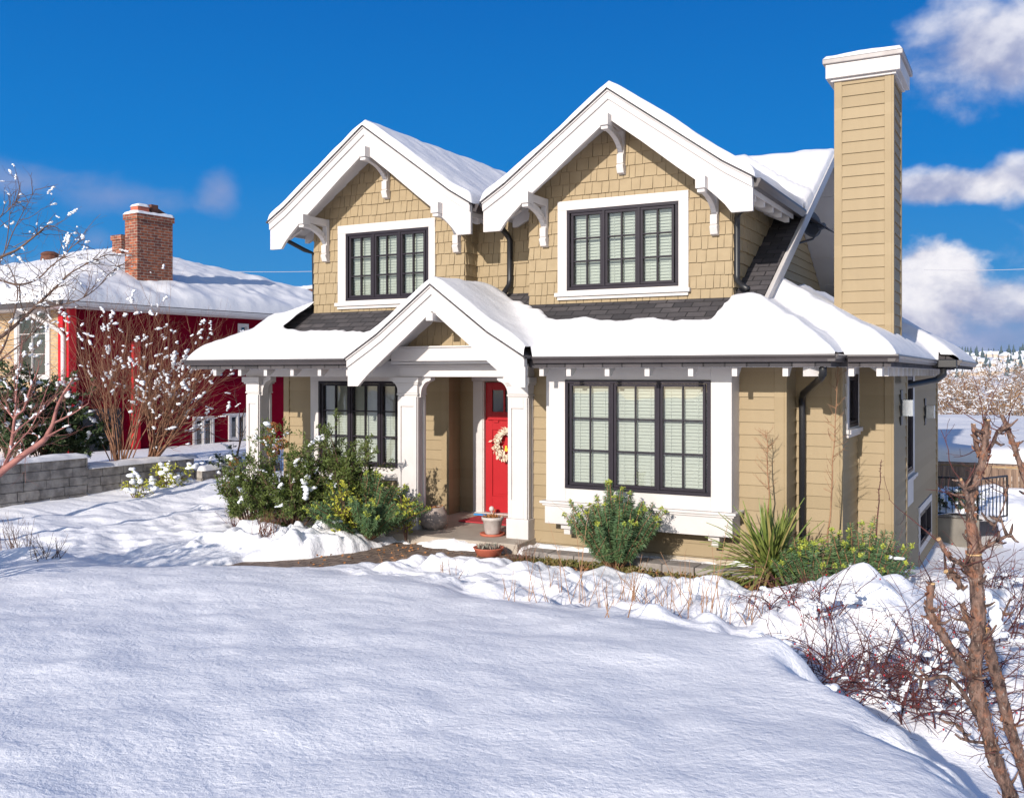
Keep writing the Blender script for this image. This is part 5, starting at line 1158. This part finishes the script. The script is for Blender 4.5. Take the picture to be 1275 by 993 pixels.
for i in range(60): p = rt.choice(pts); grow(tw, p[0], unit((rt.gauss(0, .7), rt.gauss(0, .7), rt.gauss(.5, .5))), rt.uniform(.12, .4), .004, 1, rt, [], .15, .05, 2, .7, .5)
tw.build('twigs', M['twigred'], t, smooth=True)
sn = MB()
for (u, v, r) in ((1237, 752, .03), (1239, 764, .036), (1241, 776, .034), (1240, 788, .028), (1196, 742, .03), (1214, 846, .035), (1226, 745, .04), (1190, 800, .025)): p = at_d(u, v, D+.10); sn.blob(p, (r, r, r*1.2), rt, jit=.15)
sn.build('snow_clumps', M['clump'], t, smooth=True)
woody('bare_shrub', 'bare garden shrub on the lawn just beyond the left edge, casting twig shadows', 'shrub', (-9.7, 5.1, .3), [((rs.uniform(-.8, .9), rs.uniform(-.4, .4), rs.uniform(.7, 1.6)), rs.uniform(.7, 1.2), .022, (rs.uniform(-.5, .7), rs.uniform(-.2, .2), 0)) for i in range(30)], M['twig'], 67, 30, (.03, .06), kids=6, spread=.6)
# barberry bushes on the right bed
def barberry(label, base, n, R_, seed, snow=20):
    rng = random.Random(seed); t = thing('barberry_bush', label, 'shrub', base); mb = MB(); bb = MB(); sn = MB(); pts = []; B = Vector(base)
    for i in range(n):
        a = rng.uniform(0, 6.283); L = rng.uniform(.55, 1.15)*R_; e = rng.uniform(.25, 1.2); d = Vector((math.cos(a)*math.sin(e), math.sin(a)*math.sin(e), math.cos(e))); p = B+Vector((rng.gauss(0, .2), rng.gauss(0, .16), 0)); line = [p.copy()]; k = 8
        for j in range(k):
            d = unit(d+Vector((rng.gauss(0, .07), rng.gauss(0, .07), -.10+rng.gauss(0, .05)))); p = p+d*L/k; line.append(p.copy()); pts.append((p.copy(), .003, d.copy(), 0))
            if rng.random() < .75: q = unit(d+Vector((rng.gauss(0, .9), rng.gauss(0, .9), rng.gauss(0, .9)))); mb.tube([p, p+q*rng.uniform(.04, .22), p+q*rng.uniform(.2, .3)+Vector((0, 0, -.03))], [.0026, .002, .0014], 3, cap=False)
            if rng.random() < .16: bb.blob((p.x+rng.gauss(0, .02), p.y+rng.gauss(0, .02), p.z-.015), (.0065, .0065, .009), rng, True, .05)
        mb.tube(line, [.0055-.0035*j/k for j in range(k+1)], 4, cap=False)
    mb.build('canes', M['twigred'], t); bb.build('berries', M['berry'], t); clumps(sn, [p for p in pts if p[0].z < B.z+.45*R_], rng, snow, .02, .06, .7); sn.build('snow_clumps', M['clump'], t, smooth=True)
for i, (u, v, n, r, lb) in enumerate(((1040, 790, 44, .62, 'dark red barberry canes with berries on the left of the snowy bed'), (1105, 800, 44, .72, 'dense tangled barberry bush with red berries on the snowy bank'), (1165, 800, 52, .72, 'barberry bush with dark red canes behind the pruned tree'), (1075, 735, 40, .62, 'barberry canes arching out of the snow below the spurge'), (1262, 790, 40, .65, 'barberry canes right of the pruned tree trunk'), (1005, 750, 26, .5, 'sparse barberry canes beside the yucca'), (1205, 835, 26, 0.6, 'thin barberry canes at the foot of the pruned tree'), (1235, 720, 30, .6, 'barberry canes in the side yard behind the pruned tree'))):
    z = -.15
    for k in range(4): p = at_z(u, v, z); z = gz(p[0], p[1])
    barberry(lb, (p[0], p[1], z-.04), n, r, 80+i, 16)
# dry stems in the snow bed
def stems(label, base, n, H, seed, spread=.3, m='straw', kids=1):
    rng = random.Random(seed); t = thing('dry_plant', label, 'dry plant', base, group='dry stems poking through the snow'); mb = MB(); pts = []
    for i in range(n): grow(mb, Vector(base)+Vector((rng.gauss(0, .10), rng.gauss(0, .07), 0)), (rng.gauss(0, spread), rng.gauss(0, spread), 1), H*rng.uniform(.5, 1.1), .0048, 1, rng, pts, .07, .05, kids, .6, .3)
    mb.build('stems', M[m], t); return t
WH = ['left of the stone edging', 'in front of the plant bowl', 'below the left end of the bay window', 'under the bay window left of the spurge', 'just left of the round spurge', 'in front of the round spurge', 'right of the round spurge', 'below the middle of the bay window', 'below the right end of the bay window', 'before the yucca', 'at the lawn crest near the bay', 'low on the bank between bay and yucca', 'by the barberry canes', 'on the bank right of the spurge']
for i, (u, v, n, H) in enumerate(((640, 738, 4, .42), (668, 745, 5, .5), (700, 735, 5, .42), (716, 750, 5, .95), (748, 758, 8, .5), (785, 752, 12, .45), (812, 748, 8, .42), (838, 762, 9, .45), (872, 762, 9, .5), (905, 765, 6, .9), (770, 772, 5, .4), (880, 778, 8, .36), (940, 770, 9, .42), (845, 740, 6, .6))):
    z = .0
    for k in range(4): p = at_z(u, v, z); z = gz(p[0], p[1])
    stems('thin dry stems in the snow '+WH[i], (p[0], p[1], z-.03), n, H, 120+i, .28)
for (u, v, n, H, lb, m) in ((495, 700, 26, .26, 'tuft of pale dry grass beside the brick path', 'straw'), (420, 668, 14, .25, 'small dry twigs in the ploughed snow left of the path', 'straw'), (18, 690, 24, .5, 'brown dry perennial on the snowy mound at the left edge', 'twigdark'), (62, 692, 20, .36, 'low brown dry perennial on the right of the snowy mound', 'twigdark'), (300, 655, 40, .45, 'reddish dry shoots left of the dark green shrub', 'twigred'), (335, 668, 40, .34, 'rusty dry shoots in front of the dark green shrub', 'rust'), (648, 700, 26, .34, 'rusty dry plant at the left end of the stone edging', 'rust'), (560, 716, 6, .2, 'few dry twigs in the snow in front of the porch', 'straw')):
    z = .0
    for k in range(4): p = at_z(u, v, z); z = gz(p[0], p[1])
    stems(lb, (p[0], p[1], max(z, -.2)-.02), n, H, u+v, .45, m, 3)
# bare saplings by the wall
for (u0, v0, v1, Y, lb) in ((957, 640, 535, 11.45, 'short bare sapling against the tan wall between bay and downspout'), (1030, 690, 452, 11.55, 'tall bare sapling against the tan wall right of the downspout'), (1088, 700, 572, 11.6, 'single dark red thorny shoot in front of the house corner')):
    b = at_y(u0, v0, Y); e = at_y(u0+{957: -2, 1030: 14, 1088: 10}[u0], v1, Y); rng = random.Random(u0); t = thing('bare_sapling', lb, 'sapling', (b[0], b[1], b[2]-.3)); mb = MB(); k = 10; line = [Vector(b).lerp(Vector(e), i/k)+Vector((rng.gauss(0, .008), rng.gauss(0, .008), 0)) for i in range(k+1)]; line.insert(0, Vector((b[0], b[1], b[2]-.3))); mb.tube(line, [.013*(1-.75*i/(k+1)) for i in range(k+2)], 5)
    if u0 != 1088:
        for i in range(26 if u0 == 957 else 34):
            s_ = rng.uniform(.28, .98); p = line[1].lerp(line[-1], s_); a = rng.uniform(0, 6.28); grow(mb, p, (math.cos(a), math.sin(a)*.6, rng.uniform(.3, 1.0)), rng.uniform(.10, .28)*(1.15-s_*.5), .0042, 1, rng, [], .12, .1, 2, .7, .4)
    else:
        for i in range(40): p = line[1].lerp(line[-1], rng.random()); mb.tube([p, p+Vector((rng.gauss(0, .02), rng.gauss(0, .02), .015))], [.004, .001], 3)
    mb.build('stems', M['twigred' if u0 == 1088 else 'straw'], t)
# ground cover along the edging
gc = MB(); rg = random.Random(99)
for i in range(3200):
    x = rg.uniform(-5.8, -2.2); y = 11.02-abs(rg.gauss(0, .22)); 
    if vnoise(np.array([x*2.3]), np.array([y*3.0]), 5)[0] < -.05 and rg.random() < .85: continue
    gc.leaf((x, y, -.19+rg.uniform(0, .05)), (rg.gauss(0, 1), rg.gauss(0, 1), rg.uniform(.1, 1.1)), rg.uniform(.03, .06), .025, rg)
o = gc.build('ground_cover', M['leafground']); o['kind'] = 'stuff'; o['label'] = 'low green and brown ground cover along the stone edging'
lt = MB()
for i in range(1500):
    x = rg.uniform(-8.4, -2.2); y = rg.uniform(10.2, 11.15) if x > -5.9 else rg.uniform(9.3, 11.3)
    if x < -5.9 and rg.random() < .75: continue
    lt.leaf((x, y, -.158+.0*rg.random() if x < -5.9 else -.188), (rg.gauss(0, 1), rg.gauss(0, 1), rg.uniform(0, .35)), rg.uniform(.025, .06), .03, rg)
o = lt.build('leaf_litter', M['dryflower']); o['kind'] = 'stuff'; o['label'] = 'brown leaf litter on the path and the bed'

# ------------------------------------------------------------------ the right background
gp = thing('garage', 'low garage with a thick flat snow roof behind the wooden fence', 'garage', (-.5, 29, -1.2))
f0 = at_y(1165, 572, 26.5); f1 = at_y(1420, 566, 26.5)
MB().box(-5, 7.0, 26.9, 35, -2.2, .02).build('wall', M['soffit'], gp)
MB().prism([(26.3, -.12), (35.6, .35), (35.6, .47), (26.3, .03)], 'x', -5.5, 7.5).build('roof', M['tanbrick'], gp)
def gsn(X, Y): dd = np.minimum(np.minimum(X+5.6, 7.6-X), np.minimum(Y-26.2, 35.7-Y)); q = np.clip(dd/.5, 0, 1); return .03+(Y-26.3)*.0495+.36*np.sqrt(np.clip(1-(1-q)**2, 0, 1))*(1+.12*fbm(X*.7, Y*.7, 81))
grid_object('snow_layer', np.linspace(-5.6, 7.6, 110), np.linspace(26.2, 35.7, 80), gsn, M['roof_snow'], gp)
fp = thing('wooden_fence', 'weathered brown board fence in front of the flat snow covered garage', 'fence', (0, 25.4, -1.2)); fb = MB(); x = -3.6; rf_ = random.Random(4)
while x < 7: wd = rf_.uniform(.13, .16); fb.box(x, x+wd-.008, 25.4+rf_.uniform(0, .012), 25.43, -1.9, -.02+rf_.uniform(-.015, .015)); x += wd
fb.build('boards', M['fencewood'], fp)
for x in (-1.05, .75, 2.55, 4.35): MB().box(x, x+.11, 25.32, 25.43, -1.9, .03).build('post', M['fencewood'], fp, bevel=.01)
MB().box(-3.6, 7, 25.36, 25.46, .031, .07).build('rail', M['fencewood'], fp)
rp = thing('railing', 'black metal stair railing at the back corner of the tan house', 'railing', (-1.4, 21.7, -.8))
def rail(a, b, z0, z1, n):
    a, b = Vector(a), Vector(b)
    for z in (z0, z1): MB().tube([(a.x, a.y, z), (b.x, b.y, z)], .022, 6).build('rail', M['black'], rp)
    for i in range(n+1): p = a.lerp(b, i/n); MB().tube([(p.x, p.y, z0), (p.x, p.y, z1)], .022 if i in (0, n) else .010, 6).build('baluster', M['black'], rp)
rail((-2.1, 21.7), (-1.05, 21.6), -.66, .07, 9); rail((-1.05, 21.6), (-.55, 22.6), -.75, .07, 8)
lw = MB(); lw.box(-2.2, -1.02, 21.55, 21.75, -1.8, -.74); tag(lw.build('stair_wall', M['darkconcrete'], origin=(-1.6, 21.65, -1.6)), 'dark stained concrete wall carrying the black railing', 'wall')
structure(grid_object('snow_landing', np.linspace(-2.2, 1.2, 40), np.linspace(21.5, 25.3, 44), lambda X, Y: -.72+.10*fbm(X*2, Y*2, 91)+.25*ss((Y-22.6)/2)-2*ss((X+.75+.0*Y)/.5)*ss((23.2-Y)/.6), M['snow']))
sh = random.Random(15)
shrub('evergreen_shrub', 'small snowy evergreen behind the black railing', (-1.5, 22.6, -.75), .55, .45, .3, 10, 500, M['leafhedge'], 95, .09, .05, 30, sr=(.04, .09))
# trees of the thicket
def thicket_tree(seed, H, Wd, n):
    rng = random.Random(seed); t = thing('bare_tree', 'bare snow dusted tree in the thicket behind the garage roof', 'tree', (0, 0, 0), group='snowy trees behind the garage'); tr = MB(); br = MB(); sn = MB(); pts = []
    grow(tr, (0, 0, 0), (rng.gauss(0, .05), rng.gauss(0, .05), 1), H*.62, .16, 0, rng, pts, .06, .05)
    for i in range(9): p = rng.choice(pts[1:]); grow(tr, p[0], (rng.gauss(0, .7), rng.gauss(0, .7), rng.uniform(.2, 1)), H*.42, .06, 1, rng, pts, .16, .08, 5, .7, .55)
    for i in range(n):
        p = rng.choice(pts); c = p[0]+Vector((rng.gauss(0, .11*Wd), rng.gauss(0, .11*Wd), rng.gauss(0, .06*H)))
        br.leaf(c, unit((rng.gauss(0, .8), rng.gauss(0, .8), rng.gauss(.5, .6))), rng.uniform(.3, .95), rng.uniform(.035, .11), rng)
        if rng.random() < .42: sn.leaf(c+Vector((0, 0, .05)), unit((rng.gauss(0, 1), rng.gauss(0, 1), rng.gauss(0, .35))), rng.uniform(.25, .9), rng.uniform(.05, .14), rng)
    tr.build('trunk', M['twigdark'], t); br.build('crown', M['thicket'], t); sn.build('snow', M['clump'], t); return t
M['thicket'] = mat('thicket_twigs', (.36, .20, .095), .85, var=(.15, .09, .05), vscale=2.2)
protos = [thicket_tree(200+i, 7.5, 5.0, 1500) for i in range(4)]; rq = random.Random(17)
TOP = [max(v.co.z for c in bpy.data.objects if c.parent == o for v in c.data.vertices)*.9 for o in protos]
spots = []
for row, (d, v0) in enumerate(((52, 506), (64, 492), (80, 484), (100, 476))):
    for i in range(7): spots.append((1150+i*25+rq.uniform(-9, 9)-row*2, d*rq.uniform(.94, 1.06), v0+rq.uniform(-10, 6)+ (10 if i < 2 else 0)))
for i, (u, d, vt) in enumerate(spots):
    o = protos[i] if i < 4 else copy_tree(protos[i % 4]); p = at_d(u, vt-17, d); h = 7.0*rq.uniform(.85, 1.15); o.location = (p[0], p[1], p[2]-h); o.scale = (h/TOP[i % 4],)*3; o.rotation_euler = (0, 0, rq.uniform(0, 6.28))
# far hill with houses
def hill(X, Y):
    d = np.hypot(X, Y); a = np.arctan2(X, Y); return -12+ss((d-600)/900)*(34+6*np.sin(a*7+1)+9*ss((a+.03)/-.10)+3*fbm(X/150, Y/150, 3))
hr = []; xs = np.linspace(-900, 1500, 90); ys = np.linspace(560, 1900, 70)
structure(grid_object('snowy_hill', xs, ys, hill, M['snow']))
hp = None; rh = random.Random(23); tp = None
for i in range(60):
    u = rh.uniform(1190, 1300); d = rh.uniform(820, 1350); q = at_d(u, 460, d); z = float(hill(np.array([q[0]]), np.array([q[1]]))[0])
    if hp is None:
        hp = thing('hillside_house', 'tiny snowy roofed house on the far hillside', 'house', (0, 0, 0), group='houses on the far hillside'); MB().box(-7, 7, -5, 5, -3, 4.2).build('wall', mat('far_wall', (.55, .45, .36), .8), hp); MB().prism([(-8, 4), (8, 4), (0, 8)], 'y', -6, 6).build('roof', M['clump'], hp); o = hp
    else: o = copy_tree(hp)
    o.location = (q[0], q[1], z); o.rotation_euler = (0, 0, rh.uniform(0, 3)); k = rh.uniform(.6, 1.05); o.scale = (k, k, k)
for i in range(90):
    u = rh.uniform(1185, 1300); d = rh.uniform(800, 1450); q = at_d(u, 460, d); z = float(hill(np.array([q[0]]), np.array([q[1]]))[0])
    if tp is None:
        tp = thing('conifer_tree', 'dark conifer among the houses on the far hillside', 'tree', (0, 0, 0), group='conifers on the far hillside'); mb = MB(); mb.lathe([(.001, 17), (1.2, 12), (.7, 11.8), (2.3, 7), (1.5, 6.8), (3.4, 2), (.4, 1.6)], 0, 0, 9, lambda a, z: 1+.2*math.sin(5*a+z)); mb.build('crown', M['farconifer'] if 'farconifer' in M else mat('far_conifer', (.06, .09, .10), .9), tp); MB().box(-.4, .4, -.4, .4, -3, 2).build('trunk', M['bark'], tp); o = tp
    else: o = copy_tree(tp)
    o.location = (q[0], q[1], z-1); k = rh.uniform(.5, 1.0); o.scale = (k, k, k)
# overhead wires
for (pa, pb, lb) in (((1150, 336, 70), (1420, 324, 62), 'thin overhead wire crossing the sky above the thicket on the right'), ((140, 332, 60), (480, 335, 64), 'thin overhead wire crossing the sky between the two houses')):
    a, b = Vector(at_d(*pa)), Vector(at_d(*pb)); ln = [a.lerp(b, i/12)+Vector((0, 0, -.25*math.sin(i/12*math.pi))) for i in range(13)]; tag(MB().tube(ln, .018, 4).build('overhead_wire', mat('wire', (.45, .45, .5), .6), origin=tuple(a)), lb, 'wire')

# ------------------------------------------------------------------ the winter air
hz = MB().box(-950, 1560, -140, 1960, -32, 75).build('haze', None or M['snow']); hz['kind'] = 'stuff'; hz['label'] = 'thin winter haze in the air'
hm = bpy.data.materials.new('haze'); hm.use_nodes = True; ht = NT(hm.node_tree); ht.n.clear()
ho = ht.new('ShaderNodeOutputMaterial'); hv = ht.new('ShaderNodeVolumePrincipled'); hv.inputs['Color'].default_value = (.85, .90, 1, 1); hv.inputs['Density'].default_value = .00005; hv.inputs['Anisotropy'].default_value = .3
ht.l.new(hv.outputs[0], ho.inputs['Volume']); hz.data.materials[0] = hm
